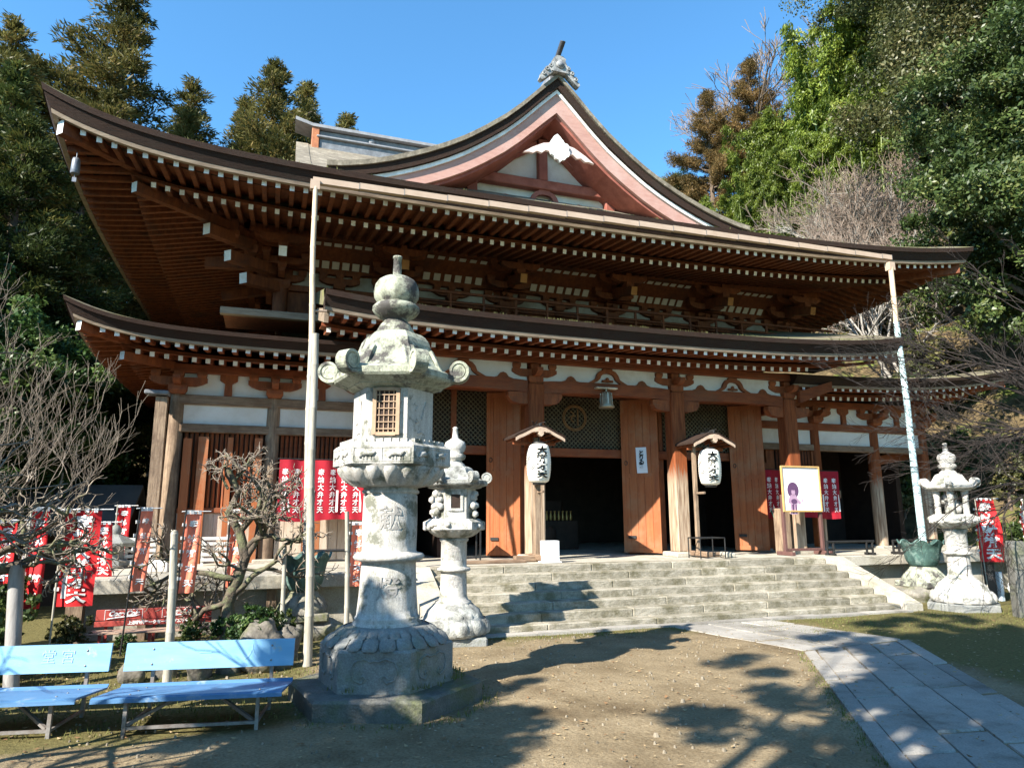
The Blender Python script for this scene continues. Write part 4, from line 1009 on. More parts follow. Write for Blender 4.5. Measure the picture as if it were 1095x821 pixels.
# -- big lantern in the foreground
L1=(1.41,8.69,0)
big=root('stone_lantern',L1,'very tall granite lantern with scrolled cap and carved pillar, foreground left','stone lantern')
rot=FACE+math.pi/6
m=MB(); hexstack(m,[(1.14,-.1),(1.14,.185),(1.11,.21)],rot); part('ground_slab',m,GRANDK,big)
m=MB(); hexstack(m,[(.79,.20),(.79,.63),(.765,.655)],rot)
for k in (0,-1,1):   # carved cartouche outlines on the faces
    a=FACE+k*math.pi/3; M_=RZ(a+math.pi/2); ap=.79*.866
    crv=[(-.24,-.10),(-.28,0),(-.24,.09),(-.13,.12),(-.05,.09),(0,.10),(.05,.09),(.13,.12),(.24,.09),(.28,0),(.24,-.10)]
    spl=[(-.24,-.10),(-.15,-.13),(-.10,-.09),(-.13,-.05),(-.16,-.08)]; spr=[(-x_,z_) for x_,z_ in spl]
    for pl in (crv,spl,spr): m.tube([M_@Vector((x_*.92,-ap-.001,.45+z_)) for x_,z_ in pl],.013,6)
part('base_block',m,GRAND,big)
m=MB(); m.lathe([(.60,.64),(.66,.655),(.62,.72),(.56,.76),(.52,.82),(.42,.835),(.40,.85)],n=48)
petals(m,.715,.65,.60,.765,22,.055); petals(m,.60,.75,.50,.835,28,.035); part('lotus_base',m,GRAND,big)
m=MB(); prf=[(.405,.83),(.405,.87),(.375,.885),(.388,.92),(.366,.945)]
for i in range(9): t=i/8; prf.append((.352-.026*t+.014*(1-t)**3,.945+.605*t))
prf+=[(.335,1.56),(.41,1.585),(.43,1.62),(.41,1.655),(.335,1.675)]
for i in range(9): t=i/8; prf.append((.326+.006*math.sin(t*3.1),1.69+.66*t))
prf+=[(.312,2.36),(.345,2.375),(.35,2.40),(.33,2.42),(.33,2.46)]
m.lathe(prf,n=40); pil=part('pillar',m,GRAN,big)
cd=math.atan2(-8.69,-1.41)+math.pi/2+.0
text_mesh('carved_characters','献',.29,INK,RZ(cd)@T((0,0,2.06)),pil,.002,bend=.336,bold=.004)
text_mesh('carved_characters','燈',.29,INK,RZ(cd)@T((0,0,1.25)),pil,.002,bend=.345,bold=.004)
m=MB(); m.lathe([(.33,2.44),(.44,2.46),(.56,2.56),(.62,2.66),(.64,2.70)],n=40); petals(m,.45,2.46,.64,2.67,18,.075,wk=.9); hexstack(m,[(.70,2.68),(.73,2.70),(.73,2.91),(.70,2.935),(.60,2.985)],rot)
rp=random.Random(4)
for k in range(-2,3):  # carved animals in the panels of the platform
    a=FACE+k*math.pi/3; M_=RZ(a+math.pi/2); ap=.73*.866
    for s_ in (-.17,.17):
        pts=[(s_-.10,-.03),(s_-.06,.01),(s_,.02),(s_+.05,.0),(s_+.09,.04)]
        m.tube([M_@Vector((x_,-ap,2.80+z_)) for x_,z_ in pts],[.02,.034,.036,.03,.02],8)
        for lx in (-.06,-.02,.03,.06): m.tube([M_@Vector((s_+lx,-ap,2.80)),M_@Vector((s_+lx+.015,-ap,2.745))],.012,5)
    for (x0,z0,x1,z1) in ((-.33,2.725,.33,2.725),(-.33,2.885,.33,2.885),(0,2.725,0,2.885),(-.33,2.725,-.33,2.885),(.33,2.725,.33,2.885)):
        m.tube([M_@Vector((x0,-ap,z0)),M_@Vector((x1,-ap,z1))],.007,4)
    for s_ in range(6): m.box(M_@Vector((-.24+s_*.096,-.555,2.972)),(.08,.05,.05),0,M_.to_3x3())
part('platform',m,GRAN,big)
m=MB(); hexstack(m,[(.51,2.96),(.50,3.0),(.50,3.66)],rot)
for k in (-1,1):
    a=FACE+k*math.pi/3; M_=RZ(a+math.pi/2); ap=.50*.866
    for pl in ([(-.1,.3),(-.05,.36),(-.12,.38)],[(.02,.2),(.06,.3),(.1,.42),(.05,.3)],[(-.1,.15),(-.03,.17),(-.08,.2)],[(-.05,.02),(.02,.05),(.06,.02)]):
        m.tube([M_@Vector((x_,-ap,3.06+z_)) for x_,z_ in pl],.016,5)
fbx=part('fire_box',m,GRAN,big)
M_=RZ(FACE+math.pi/2); ap=.50*.866; M3=M_.to_3x3()
m=MB(); m.box(M_@Vector((0,-ap-.004,3.33)),(.26,.02,.50),1,M3)
for (x_,z_,w_,h_) in ((-.14,3.33,.045,.56),(.14,3.33,.045,.56)): m.box(M_@Vector((x_,-ap-.02,z_)),(w_,.055,h_),0,M3)
for z_ in (3.06,3.60): m.box(M_@Vector((0,-ap-.02,z_)),(.234,.052,.04),0,M3)
for i in range(4): m.box(M_@Vector((-.085+i*.057,-ap-.022,3.33)),(.011,.012,.50),0,M3)
for i in range(6): m.box(M_@Vector((0,-ap-.032,3.12+i*.082)),(.235,.008,.011),0,M3)
part('lattice_window',m,[mat('bare_window_wood',(.42,.30,.20),(.30,.20,.13),5,.7,.15),DKWOOD],fbx)
m=MB(); roof6(m,rot,.80,3.74,3.62,.26,4.40,.10); hexstack(m,[(.52,3.655),(.62,3.665),(.62,3.70)],rot)
for k in range(6): scroll(m,rot+k*math.pi/3,.47,4.16,.84,3.785,.118,.165)
part('cap',m,GRANB,big)
m=MB(); m.lathe([(.24,4.39),(.235,4.44),(.19,4.52),(.155,4.555),(.15,4.575),(.19,4.60),(.27,4.66),(.305,4.71),(.30,4.75),(.27,4.78),(.22,4.79),(.24,4.81),(.285,4.88),(.292,4.96),(.275,5.05),(.235,5.11),(.17,5.15),(.06,5.165),(.055,5.17),(.052,5.42),(.06,5.425),(.06,5.45),(.03,5.46)],n=32)
petals(m,.20,4.61,.29,4.73,14,.03); part('finial',m,GRANB,big)

def small_lantern(name_label, loc, s, fire, rz, face):
    o=root('stone_lantern',loc,name_label,'stone lantern'); rt=face+math.pi/6
    m=MB(); m.box((0,0,.02),(1.15,1.1,.24),0,RZ(face+math.pi/2).to_3x3(),.03) if fire=='box' else hexstack(m,[(.82,-.1),(.82,.13),(.80,.15)],rt); part('ground_slab',m,GRAND,o)
    m=MB(); m.lathe([(.58,.13),(.66,.2),(.62,.36),(.52,.46),(.48,.56),(.34,.66)],n=40); petals(m,.63,.18,.58,.42,12,.075); petals(m,.52,.40,.44,.56,16,.05); petals(m,.44,.54,.32,.68,18,.03)
    part('lotus_base',m,GRAN if fire!='box' else GRANM2,o)
    m=MB(); m.lathe([(.33,.66),(.33,.70),(.27,.73),(.245,.80),(.235,1.20),(.24,1.22),(.30,1.235),(.31,1.26),(.30,1.285),(.24,1.30),(.235,1.32),(.235,1.74),(.26,1.76),(.27,1.80),(.24,1.82)],n=32); pl=part('pillar',m,GRAN,o)
    c_=math.atan2(-loc[1],-loc[0])+math.pi/2
    text_mesh('carved_characters','献',.25,INK,RZ(c_)@T((0,0,1.53)),pl,.002,bend=.237,bold=.004)
    text_mesh('carved_characters','燈',.25,INK,RZ(c_)@T((0,0,1.02)),pl,.002,bend=.240,bold=.004)
    m=MB(); m.lathe([(.24,1.81),(.36,1.85),(.46,1.95)],n=32); petals(m,.30,1.83,.49,1.97,16,.04); hexstack(m,[(.55,1.95),(.57,1.97),(.57,2.10),(.5,2.13),(.45,2.16)],rt)
    rq=random.Random(int(loc[0]*10))
    for k in range(26): a=rq.random()*6.3; m.lathe([(0,-.05),(.06,-.02),(.05,.03),(0,.06)],(.50*math.cos(a),.50*math.sin(a),2.0+.07*rq.random()),7,0)
    part('platform',m,GRAN,o)
    m=MB()
    if fire=='box':
        hexstack(m,[(.40,2.14),(.39,2.18),(.39,2.72)],rt)
        for k in range(6):
            if k==0: continue
            a=face+k*math.pi/3
            for j in range(9): m.lathe([(0,-.07),(.07,-.02),(.06,.04),(0,.08)],((.36+.05*rq.random())*math.cos(a+rq.uniform(-.4,.4)),(.36+.05*rq.random())*math.sin(a+rq.uniform(-.4,.4)),2.22+.45*rq.random()),8)
        fb=part('fire_box',m,GRAN,o); M_=RZ(face+math.pi/2); M3_=M_.to_3x3(); m=MB(); m.box(M_@Vector((0,-.338,2.47)),(.17,.012,.24),0,M3_)
        part('fire_window',m,DKWOOD,fb); m=MB()
        for (x_,z_,w_,h_) in ((-.11,2.47,.05,.34),(.11,2.47,.05,.34),(0,2.62,.17,.05),(0,2.32,.17,.05)): m.box(M_@Vector((x_,-.342,z_)),(w_,.03,h_),0,M3_)
        part('window_surround',m,GRAN,fb)
    else:
        for k in range(6): a=rt+k*math.pi/3; m.lathe([(.07,2.15),(.065,2.5),(.09,2.74)],(.33*math.cos(a),.33*math.sin(a),0),10)
        for j in range(5): # seated carved creature standing in the open chamber
            a=face+.25; m.lathe([(0,-.12),(.12,-.08),(.13,.02),(.07,.12),(0,.14)],(.14*math.cos(a+j*1.3)*.8,.14*math.sin(a+j*1.3)*.8,2.28+.07*j),10)
        m.lathe([(0,-.1),(.085,-.05),(.09,.04),(.05,.10),(0,.11)],(.05*math.cos(face),.05*math.sin(face),2.66),10)
        m.lathe([(.16,2.15),(.14,2.75)],n=12); part('fire_box',m,GRAN,o)
    m=MB(); roof6(m,rt,.62,2.76,2.70,.20,3.12,.09); hexstack(m,[(.42,2.70),(.5,2.715),(.5,2.75)],rt)
    for k in range(6): scroll(m,rt+k*math.pi/3,.27,3.09,.60,2.82,.09,.14)
    part('cap',m,GRAN if fire!='box' else GRANM2,o)
    m=MB(); m.lathe([(.19,3.11),(.185,3.15),(.13,3.20),(.12,3.22),(.18,3.25),(.205,3.30),(.18,3.34),(.15,3.36),(.19,3.42),(.205,3.50),(.18,3.57),(.10,3.62),(.06,3.65),(.045,3.82),(.055,3.84),(.02,3.86)],n=24); petals(m,.13,3.23,.195,3.33,12,.02); part('finial',m,GRAN,o)
    if s!=1:
        o.scale=(s,s,s)
    return o
GRANM2=mat('streaked_granite',(.50,.50,.46),(.24,.245,.225),5,.92,.5,c3=(.12,.12,.11),s3=3.5,t3=.56,w3=.16,fine=60,bscale=40)
small_lantern('pale stone lantern with closed carved fire box, standing just left of the stairs',(3.08,12.05,0),.95,'box',0,FACE+.15)
small_lantern('white stone lantern with open pillared fire box, beside the right lotus basin',(15.05,12.2,0),.975,'open',0,FACE-.05)
# little old garden lantern far left
o=root('stone_lantern',(-3.05,17.0,0),'small mossy garden lantern half hidden behind the red banners','stone lantern')
m=MB(); hexstack(m,[(.34,-.1),(.34,.25),(.22,.45),(.2,1.0)],0); part('base',m,GRAND,o)
m=MB(); hexstack(m,[(.24,1.0),(.32,1.1),(.32,1.2),(.2,1.22),(.19,1.5)],0); part('fire_box',m,GRAND,o)
m=MB(); hexstack(m,[(.2,1.48),(.42,1.5),(.44,1.56),(.16,1.72),(.1,1.74)],0); m.lathe([(.09,1.73),(.12,1.8),(.08,1.9),(0,1.96)],n=12); part('cap',m,GRAND,o)

# ------------------------------------------------------------------ paper lanterns on posts under little roofs
def lantern_stand(loc, label, postdx, narrow):
    o=root('lantern_stand',loc,label,'lantern stand'); w=.10 if narrow else .15
    m=MB(); m.box((postdx,.16,1.48),(w,w*.9,2.9),0,None,.01)
    m.box((postdx+.02,-.02,1.62),(.07,.40,.06),0,None,.01)
    part('post',m,WOOD,o)
    m=MB()
    if narrow: m.box((.02,.16,.06),(.95,.14,.12),0,None,.02); m.box((postdx,.16,.09),(.14,.9,.13),0,None,.02)
    else: m.box((-.1,.16,.07),(.85,.2,.14),0,None,.02); m.box((postdx,.16,.10),(.18,.8,.14),0,None,.02)
    part('foot_beam',m,WOODX,o)
    cur=[(-.64,0),(-.56,.05),(-.42,.11),(-.26,.19),(-.13,.25),(0,.27),(.13,.25),(.26,.19),(.42,.11),(.56,.05),(.64,0)]
    m=MB(); m.prism(cur+[(a,b-.05) for a,b in reversed(cur)],(0,-.28,2.92),(1,0,0),(0,0,1),(0,.9,0),0)
    rf=part('roof',m,BARK,o)
    m=MB()
    m.prism([(a*.97,b-.055) for a,b in cur]+[(a*.97,b-.13) for a,b in reversed(cur)],(0,-.30,2.92),(1,0,0),(0,0,1),(0,.035,0),0)
    pendant(m,0,-.325,2.99,.13,0); part('bargeboard',m,mat('pale_bargeboard',(.52,.40,.30),(.36,.26,.19),6,.7,.15),rf)
    m=MB(); 
    for i in range(9): x_=-.56+i*.14; m.box((x_,.16,2.83+.22*(1-(abs(x_)/.6)**1.2)),(.04,.8,.05),0)
    m.box((0,.16,2.78),(1.1,.06,.08),0,None,.01); part('roof_rafters',m,RED,rf)
    m=MB()
    for k,(dx,dz) in enumerate(((-.1,.10),(0,.13),(.12,.09))): m.tube([(0,.16,3.17),(dx*.6,.0,3.2+dz*.6),(dx*1.6,-.12,3.19+dz)],[.016,.012,.006],5)
    m.box((0,.16,3.19),(.06,.9,.07),0,None,.01); part('ridge_ornament',m,DARKM,rf)
    return o
s1=lantern_stand((6.0,15.6,HP),'roofed wooden post standing against the porch column left of the centre door',.06,False)
s2=lantern_stand((10.85,15.6,HP),'slim roofed wooden post with a metal guard at its foot, right of the centre door',-.36,True)
def paper_lantern(loc,label):
    o=root('paper_lantern',loc,label,'paper lantern')
    prf=[]; N=30
    for i in range(N+1):
        t=i/N; z=-.46+.92*t; e=min(1,math.sin(math.pi*min(max(t,0.0),1))**.28 if 0<t<1 else 0)
        r=.15+.14*e - (.006 if i%2 else 0); prf.append((r,z))
    m=MB(); m.lathe(prf,n=36); pb=part('paper_shade',m,PAPER,o)
    m=MB(); m.lathe([(.15,.455),(.16,.46),(.16,.50),(.12,.51)],n=24); m.lathe([(.13,-.51),(.15,-.50),(.15,-.455)],n=24); m.tube([(0,0,.5),(0,0,.62)],.012,6); part('rim',m,DARKM,o)
    c_=math.atan2(-loc[1],-loc[0])+math.pi/2
    text_mesh('lettering',V_('大辯才天'),.185,BLACK,RZ(c_+.30)@T((0,0,.0)),pb,.001,bend=.294,bold=.009,line=1.02,xs=1.45)
    m=MB()
    for (r0,) in ((.135,),(.105,)): m.tube([(r0*math.cos(a),r0*math.sin(a)*1.25) and Vector((0,0,0)) for a in (0,)]*2,.001,3) if False else None
    gm=mat('grey_crest',(.30,.29,.29),(.24,.23,.23),6,.8,0)
    def wrap(x_,z_): a=x_/.292; v=RZ(c_-.72)@Vector((.292*math.sin(a),-.292*math.cos(a),z_)); return v
    for rr_ in (.13,.095): m.tube([wrap(rr_*math.cos(a),rr_*1.2*math.sin(a)-.0) for a in np.linspace(0,6.283,25)],.010,5,0,False)
    m.tube([wrap(-.03,.09),wrap(.03,.03),wrap(-.03,-.02),wrap(.02,-.08)],.014,5); part('crest',m,gm,pb)
    return o
paper_lantern((6.0,15.46,HP+2.28),'white paper lantern with black characters, hanging left of the centre door')
paper_lantern((10.76,15.46,HP+2.28),'white paper lantern with black characters, hanging right of the centre door')
o=root('guard_frame',(10.45,15.35,HP),'low black metal frame round the foot of the right lantern post','frame')
m=MB()
for y in (-.22,.3):
    for x in (-.32,.40): m.tube([(x,y,0),(x,y,.5)],.016,6)
for y in (-.22,.3): m.tube([(-.32,y,.5),(.40,y,.5)],.016,6)
for x in (-.32,.40): m.tube([(x,-.22,.5),(x,.3,.5)],.016,6); m.tube([(x,-.22,.06),(x,.3,.06)],.014,6)
part('frame_rails',m,DARKM,o)
o=root('stone_weight',(11.0,15.35,HP),'pair of pale stone weights at the foot of the right lantern post','stone')
m=MB(); m.box((0,0,.07),(.16,.3,.15),0,None,.03); m.box((.2,.05,.06),(.14,.26,.13),0,None,.03); part('weights',m,CONC,o)
# white sign box in front of the centre door
o=root('sign_box',(6.19,15.3,HP),'small white wooden sign box on the terrace, left of the centre door','sign')
m=MB(); m.box((0,.0,.25),(.38,.26,.48),0,None,.01); m.box((0,0,.012),(.46,.34,.024),0,None,.005); bx=part('box',m,mat('white_box_paint',(.78,.80,.82),(.70,.72,.75),3,.7,.05),o)
text_mesh('lettering',V_('入口'),.13,mat('faded_ink',(.50,.52,.55),(.45,.47,.5),5,.8,0),T((.02,-.1325,.28)),bx,.001,line=.95)
# paper notice on the door leaf
o=root('paper_notice',(9.80,17.285,3.62),'white paper notice with brushed characters pasted on the orange door leaf','notice',rz=math.atan2(-.72,.76))
m=MB(); m.grid(lambda u,v:((u-.5)*.30+.03*(v-.5)*-1,.0-.012*math.sin(v*5),(v-.5)*.72),4,10); m.grid(lambda u,v:((u-.5)*.30+.03*(v-.5)*-1,.004-.012*math.sin(v*5),(v-.5)*.72),4,10); pn=part('sheet',m,mat('grey_paper',(.70,.72,.75),(.62,.64,.68),4,.9,.05),o)
text_mesh('lettering',V_('とりゐ参'),.16,BLACK,T((.0,-.018,.0)),pn,.001,bold=.006,line=.8)

# picture board on its stand
o=root('picture_board',(13.76,15.6,HP),'framed white picture board with a purple figure on dark red legs','picture board')
m=MB()
for x in (-.62,.62): m.box((x,.06,.80),(.085,.085,1.6),0,None,.008)
m.box((0,.06,.14),(1.16,.06,.07),0,None,.008); m.box((-.62,.06,.05),(.12,.6,.1),0,None,.01); m.box((.62,.06,.05),(.12,.6,.1),0,None,.01); part('stand',m,DKRED,o)
m=MB()
for x in (-.63,.63): m.box((x,0,1.76),(.045,.05,1.24),0,None,.006)
for z in (1.16,2.36): m.box((0,0,z),(1.22,.05,.045),0,None,.006)
fr=part('frame',m,GOLDF,o)
m=MB(); m.box((0,.012,1.76),(1.216,.012,1.16),0); pn=part('panel',m,WHITE,o)
m=MB(); y=.004
def disc(cx,cz,rx,rz,mi,y_,n=28): m.prism([(rx*math.cos(a),rz*math.sin(a)) for a in np.linspace(0,2*math.pi,n,endpoint=False)],(cx,y_,cz),(1,0,0),(0,0,1),(0,.0015,0),mi)
disc(-.28,1.72,.19,.22,0,.0035); disc(-.28,1.67,.062,.09,1,.0015); disc(-.28,1.79,.075,.07,0,-.0005)
m.prism([(-.08,0),(-.16,-.10),(-.20,-.25),(-.13,-.22),(-.12,-.40),(-.14,-.52),(.10,-.52),(.10,-.36),(.12,-.22),(.2,-.27),(.24,-.20),(.13,-.10),(.07,0)],(-.28,.0015,1.60),(1,0,0),(0,0,1),(0,.0015,0),1)
disc(-.27,1.42,.10,.07,0,-.0005); m.prism([(-.07,0),(.0,.03),(-.02,-.24),(-.06,-.24)],(-.28,-.0005,1.33),(1,0,0),(0,0,1),(0,.0015,0),0); m.prism([(.04,0),(.07,.02),(.08,-.24),(.05,-.24)],(-.28,-.0005,1.33),(1,0,0),(0,0,1),(0,.0015,0),0)
disc(.0,1.45,.02,.05,1,.0015,12); part('printed_figure',m,[PURP,PURL],pn)
# boxes, pillar stone and brooms behind the board
o=root('wooden_stump',(13.62,16.3,HP),'plain grey timber block standing behind the picture board','timber'); m=MB(); m.box((0,0,.62),(.36,.3,1.24),0,None,.03); part('block',m,WOOD,o)
o=root('broom',(14.15,16.9,HP),'green handled broom leaning behind the picture board','broom'); m=MB(); m.tube([(0,0,.25),(-.12,.4,1.35)],.018,6); part('handle',m,mat('green_plastic',(.02,.35,.22),(.015,.3,.18),5,.4,0),o)
m=MB()
for i in range(24): a=i*.9; m.tube([(0,-.02,.28),(.22*math.cos(a)*.8,.07*math.sin(a)-.05,.0)],.008,4)
part('bristles',m,mat('straw',(.55,.38,.18),(.4,.26,.12),6,.9,0),o)

# curtains with white lettering hung on the wall
def curtain(loc,w,h,label,cols,txt,sz):
    o=root('festival_curtain',loc,label,'curtain')
    wav=lambda x,z: .03*math.sin(x*7+1)+.02*math.sin(x*15+z*2)
    m=MB(); m.grid(lambda u,v:((u-.5)*w, wav((u-.5)*w,v*h), -h*(1-v)-.03*math.sin(u*9)*(1-v)),60,12)
    part('cloth',m,CLOTHD,o)
    m=MB(); m.tube([(-w/2-.05,.03,.02),(w/2+.05,.03,.02)],.014,6); part('hanging_rod',m,DARKM,o)
    for k in range(cols):
        x=-w/2+w*(k+.5)/cols
        t_=text_mesh('lettering',V_(txt),sz,WHITE,T((x,0,-h*.52)),o,.001,fn=lambda v:Vector((v.x,wav(v.x,v.z+h)-.008+v.y,v.z)),bold=.003,line=1.10,xs=.9)
        if k%2==0:
            mm=MB(); xs_=x+w/cols*.42; mm.box((xs_,wav(xs_,0)-.012,-h*.68),(.05,.004,h*.36),0); part('white_name_strip',mm,WHITE,o)
    return o
curtain((1.55,17.35,3.42),2.75,1.42,'deep red curtain with white characters on the left wall behind the bare plum',10,'奉納大弁才天',.16)
curtain((15.25,17.25,3.42),2.75,1.42,'deep red curtain with white characters behind the picture board',9,'奉納大弁才天',.16)

# nobori banners
def nobori(loc,w,h,ztop,label,clothm,rz=0,lean=0.0,txt='奉納大辯才天',sub=True,fold=.05,grp=None):
    o=root('nobori_banner',loc,label,'banner',grp,rz)
    m=MB(); m.tube([(lean*-.5,.0,0),(lean*.5,0,ztop+.03)],.014,6); part('pole',m,DARKM if clothm is CLOTHO else BAMB,o)
    m=MB(); m.tube([(lean*.5-.06,0,ztop),(lean*.5+w+.16,.0,ztop+.005)],.009,6); part('crossbar',m,WHITE,o)
    fn=lambda x,z: Vector((x+lean*(.5-(ztop-z)/max(ztop,.1))+.02, fold*math.sin(x/w*3.6+.6+ (ztop-z)*.9)*min(1,(ztop-z)/.5)+.02*math.sin((ztop-z)*5)+.014*math.sin(x/w*9+(ztop-z)*2.3+loc[0]*3), z))
    m=MB(); m.grid(lambda u,v:fn(u*w,ztop-.02-h*(1-v)),10,24); cl=part('cloth',m,clothm,o)
    m=MB()
    for i in range(4): x=w*(i+.3)/4; m.box(fn(x,ztop-.01),(.05,.02,.06),0)
    for i in range(1,6): m.box(fn(.0,ztop-h*i/6)+Vector((-.015,0,0)),(.06,.02,.05),0)
    part('tie_loops',m,WHITE,o)
    n=len(txt); sz=min(w*.50,h/n*.95)
    text_mesh('lettering',V_(txt),sz,WHITE,Matrix.Identity(4),o,.001,fn=lambda v:fn(v.x+w*.52,v.z+ztop-.04-h*.5)+Vector((0,-.008+v.y,0)),bold=.008*sz/.2,line=h*.92/n/sz,xs=1.15)
    if sub:
        m=MB(); m.grid(lambda u,v:fn(w*.10+u*w*.13,ztop-h*.93+v*h*.33)+Vector((0,-.007,0)),3,8); part('white_name_strip',m,WHITE,o)
    return o
nobori((-2.72,11.45,0),.44,1.30,2.20,'large red banner with white characters in front of the terrace corner',CLOTH,R(8),0,'奉納大辯才天')
nobori((-3.16,11.6,0),.20,1.35,2.22,'narrow red banner partly hidden by bare branches, left of the large one',CLOTH,R(25),.0,'奉納大辯才',False,.09)
nobori((-3.70,12.1,0),.22,1.05,2.05,'red banner cut off by the left edge of the picture',CLOTH,R(20),.0,'奉納大辯才天',True,.07)
nobori((-2.96,14.6,.6),.30,.95,1.40,'smaller dark red banner hanging behind the terrace corner',CLOTH,R(15),-.10,'奉納辯才天',False,.07)
nobori((-3.30,18.3,.6),.26,1.1,1.75,'dim red banner standing above the small garden lantern',CLOTH,R(10),0,'奉納辯才天',False,.05)
nobori((-1.98,12.55,0),.19,1.26,2.23,'leftmost orange banner in front of the terrace, narrow and twisted',CLOTHO,R(35),.10,'奉納辯才天',False,.03,None)
nobori((-1.30,12.55,0),.23,1.26,2.18,'orange banner in front of the terrace beside the grey pole',CLOTHO,R(20),.06,'奉納辯才天',False,.03,None)
nobori((-.62,12.75,0),.24,1.26,2.20,'orange banner directly behind the trunk of the bare plum',CLOTHO,R(10),.03,'奉納辯才天',False,.03,None)
nobori((1.42,13.15,0),.26,1.10,1.98,'orange banner standing half behind the pillar of the tall lantern',CLOTHO,R(10),.02,'奉納辯才天',False,.03,None)
nobori((16.55,12.75,0),.52,1.50,2.48,'red banner with white characters right of the open stone lantern',CLOTH,R(-8),-.06,'奉納財辯天',False,.10)
nobori((17.1,12.0,0),.5,1.05,2.45,'red banner at the right edge of the picture behind the stone post',CLOTH,R(35),-.1,'奉納大辯',False,.08)
o=root('name_board',(16.95,12.95,0),'narrow dark board with carved characters under the right red banner','board'); m=MB(); m.box((0,0,.5),(.34,.06,1.0),0,None,.01); part('board',m,mat('black_board',(.035,.035,.035),(.02,.02,.02),4,.7,.1),o); text_mesh('lettering',V_('奉献'),.2,STEEL,T((0,-.034,.68)),o,.001)
o=root('wooden_stake',(17.2,12.9,0),'short pale wooden stake beside the dark name board','stake'); m=MB(); m.box((0,0,.35),(.12,.1,.7),0,None,.01); part('stake',m,mat('pale_blue_wood',(.55,.62,.66),(.4,.46,.5),5,.8,.1),o)
o=root('white_bundle',(17.6,12.6,0),'crumpled white bundle on the ground by the stone post','bundle'); m=MB(); rq=random.Random(3)
for i in range(7): m.lathe([(0,-.14),(.12,-.08),(.15,.03),(.08,.12),(0,.15)],(rq.uniform(-.2,.2),rq.uniform(-.15,.15),.2+rq.random()*.35),9)
part('sheet',m,WHITE,o)
o=root('stone_post',(14.95,10.78,0),'square grey stone post at the right edge of the picture','post'); m=MB(); m.prism([(-.15,-.1),(.15,-.1),(.135,1.5),(.09,1.55),(-.09,1.55),(-.135,1.5)],(0,-.13,0),(1,0,0),(0,0,1),(0,.26,0)); part('post',m,GRANDK,o); o.rotation_euler=(0,0,R(-25))

# ------------------------------------------------------------------ lotus basins and pipes
def basin(loc,r,zb,label,stone):
    o=root('lotus_basin',loc,label,'basin')
    n=48; rows=[]
    prof=[(.44,0),(.60,.05),(.74,.25),(.80,.5),(.88,.78),(1.04,1.0)]
    h=.62; V=[]
    def rr_(t,f): return r*f*(1+.05*abs(math.cos(4*t))*f)
    m=MB()
    def fn(u,v):
        t=u*2*math.pi; i=v*(len(prof)-1); k=min(int(i),len(prof)-2); w=i-k; f=prof[k][0]*(1-w)+prof[k+1][0]*w; z=prof[k][1]*(1-w)+prof[k+1][1]*w
        q=rr_(t,f)*(1+.05*math.sin(math.pi*v)*(abs(math.sin(4*t))-.5)); return (q*math.cos(t),q*math.sin(t),zb+z*h+.055*v**4*math.cos(8*t))
    m.grid(fn,64,16)
    m.grid(lambda u,v:tuple(a*(.93 if k<2 else 1) for k,a in enumerate(fn(u,.25+.75*v))),64,8)
    m.grid(lambda u,v:tuple((a*(1-.07*v) if k<2 else a) for k,a in enumerate(fn(u,1.0))),64,1)
    m.lathe([(.0,0),(r*.8,0),(r*.8,.01)],(0,0,zb+.30),24)
    part('bowl',m,BRON,o)
    m=MB(); m.lathe([(r*1.0,zb-.36),(r*1.02,zb-.26),(r*.72,zb-.18),(r*.62,zb-.02),(r*.5,zb+.02)],n=32); petals(m,r*.98,zb-.26,r*.6,zb-.04,12,.03); m.box((0,0,zb-.42),(r*2.0,r*1.9,.14),0,None,.02); part('pedestal',m,stone,o)
    return o
basin((.66,13.3,0),.43,.80,'dark green bronze lotus basin on a rock, behind the bamboo pole',ROCK)
basin((15.85,13.85,0),.50,.80,'green bronze lotus basin on a white lotus pedestal, right of the stairs',GRANB)
def rocks(loc,spec,label,grp=None):
    pass
def rock(loc,s,label,seed,grp=None,cat='rock',mt=None):
    o=root('boulder',loc,label,cat,grp); rq=random.Random(seed); m=MB(); ph=[rq.random()*6 for _ in range(6)]
    def fn(u,v):
        t=u*6.283; p=(v-.5)*3.14; k=1+.16*math.sin(2*t+ph[0])*math.cos(p)+.12*math.sin(3*t+ph[1]+p*2)+.10*math.sin(5*p+ph[2])
        cx=math.cos(p); q=lambda a:math.copysign(abs(a)**.7,a)
        return (s[0]*k*q(cx*math.cos(t)),s[1]*k*q(cx*math.sin(t)),s[2]*(.85+k*.9*q(math.sin(p))))
    m.grid(fn,18,12); part('stone',m,mt or ROCK,o); return o
for i,(x,y,a,b,c_) in enumerate(((15.2,13.6,.34,.28,.22),(15.75,13.4,.36,.28,.20),(16.3,13.6,.30,.28,.22),(15.45,13.95,.4,.4,.19),(16.2,14.1,.4,.4,.19),(14.75,13.7,.26,.26,.12))):
    rock((x,y,-.06),(a,b,c_),'mossy rock piled under the right lotus basin',30+i,'mossy rocks under the right basin')
for i,(x,y,a,b,c_) in enumerate(((.35,13.1,.34,.3,.24),(.95,13.15,.32,.3,.23),(.66,13.55,.4,.3,.22))):
    rock((x,y,-.06),(a,b,c_),'mossy rock piled under the dark left basin',40+i,'mossy rocks under the left basin')
sp=[(-1.55,10.6,.13,.12,.16),(-1.2,10.75,.16,.12,.20),(-.75,10.55,.17,.14,.22),(-.40,10.75,.16,.13,.24),(-.05,10.7,.18,.13,.25),(.25,10.85,.15,.13,.22),(.02,11.3,.26,.2,.34),(.36,11.4,.2,.16,.28)]
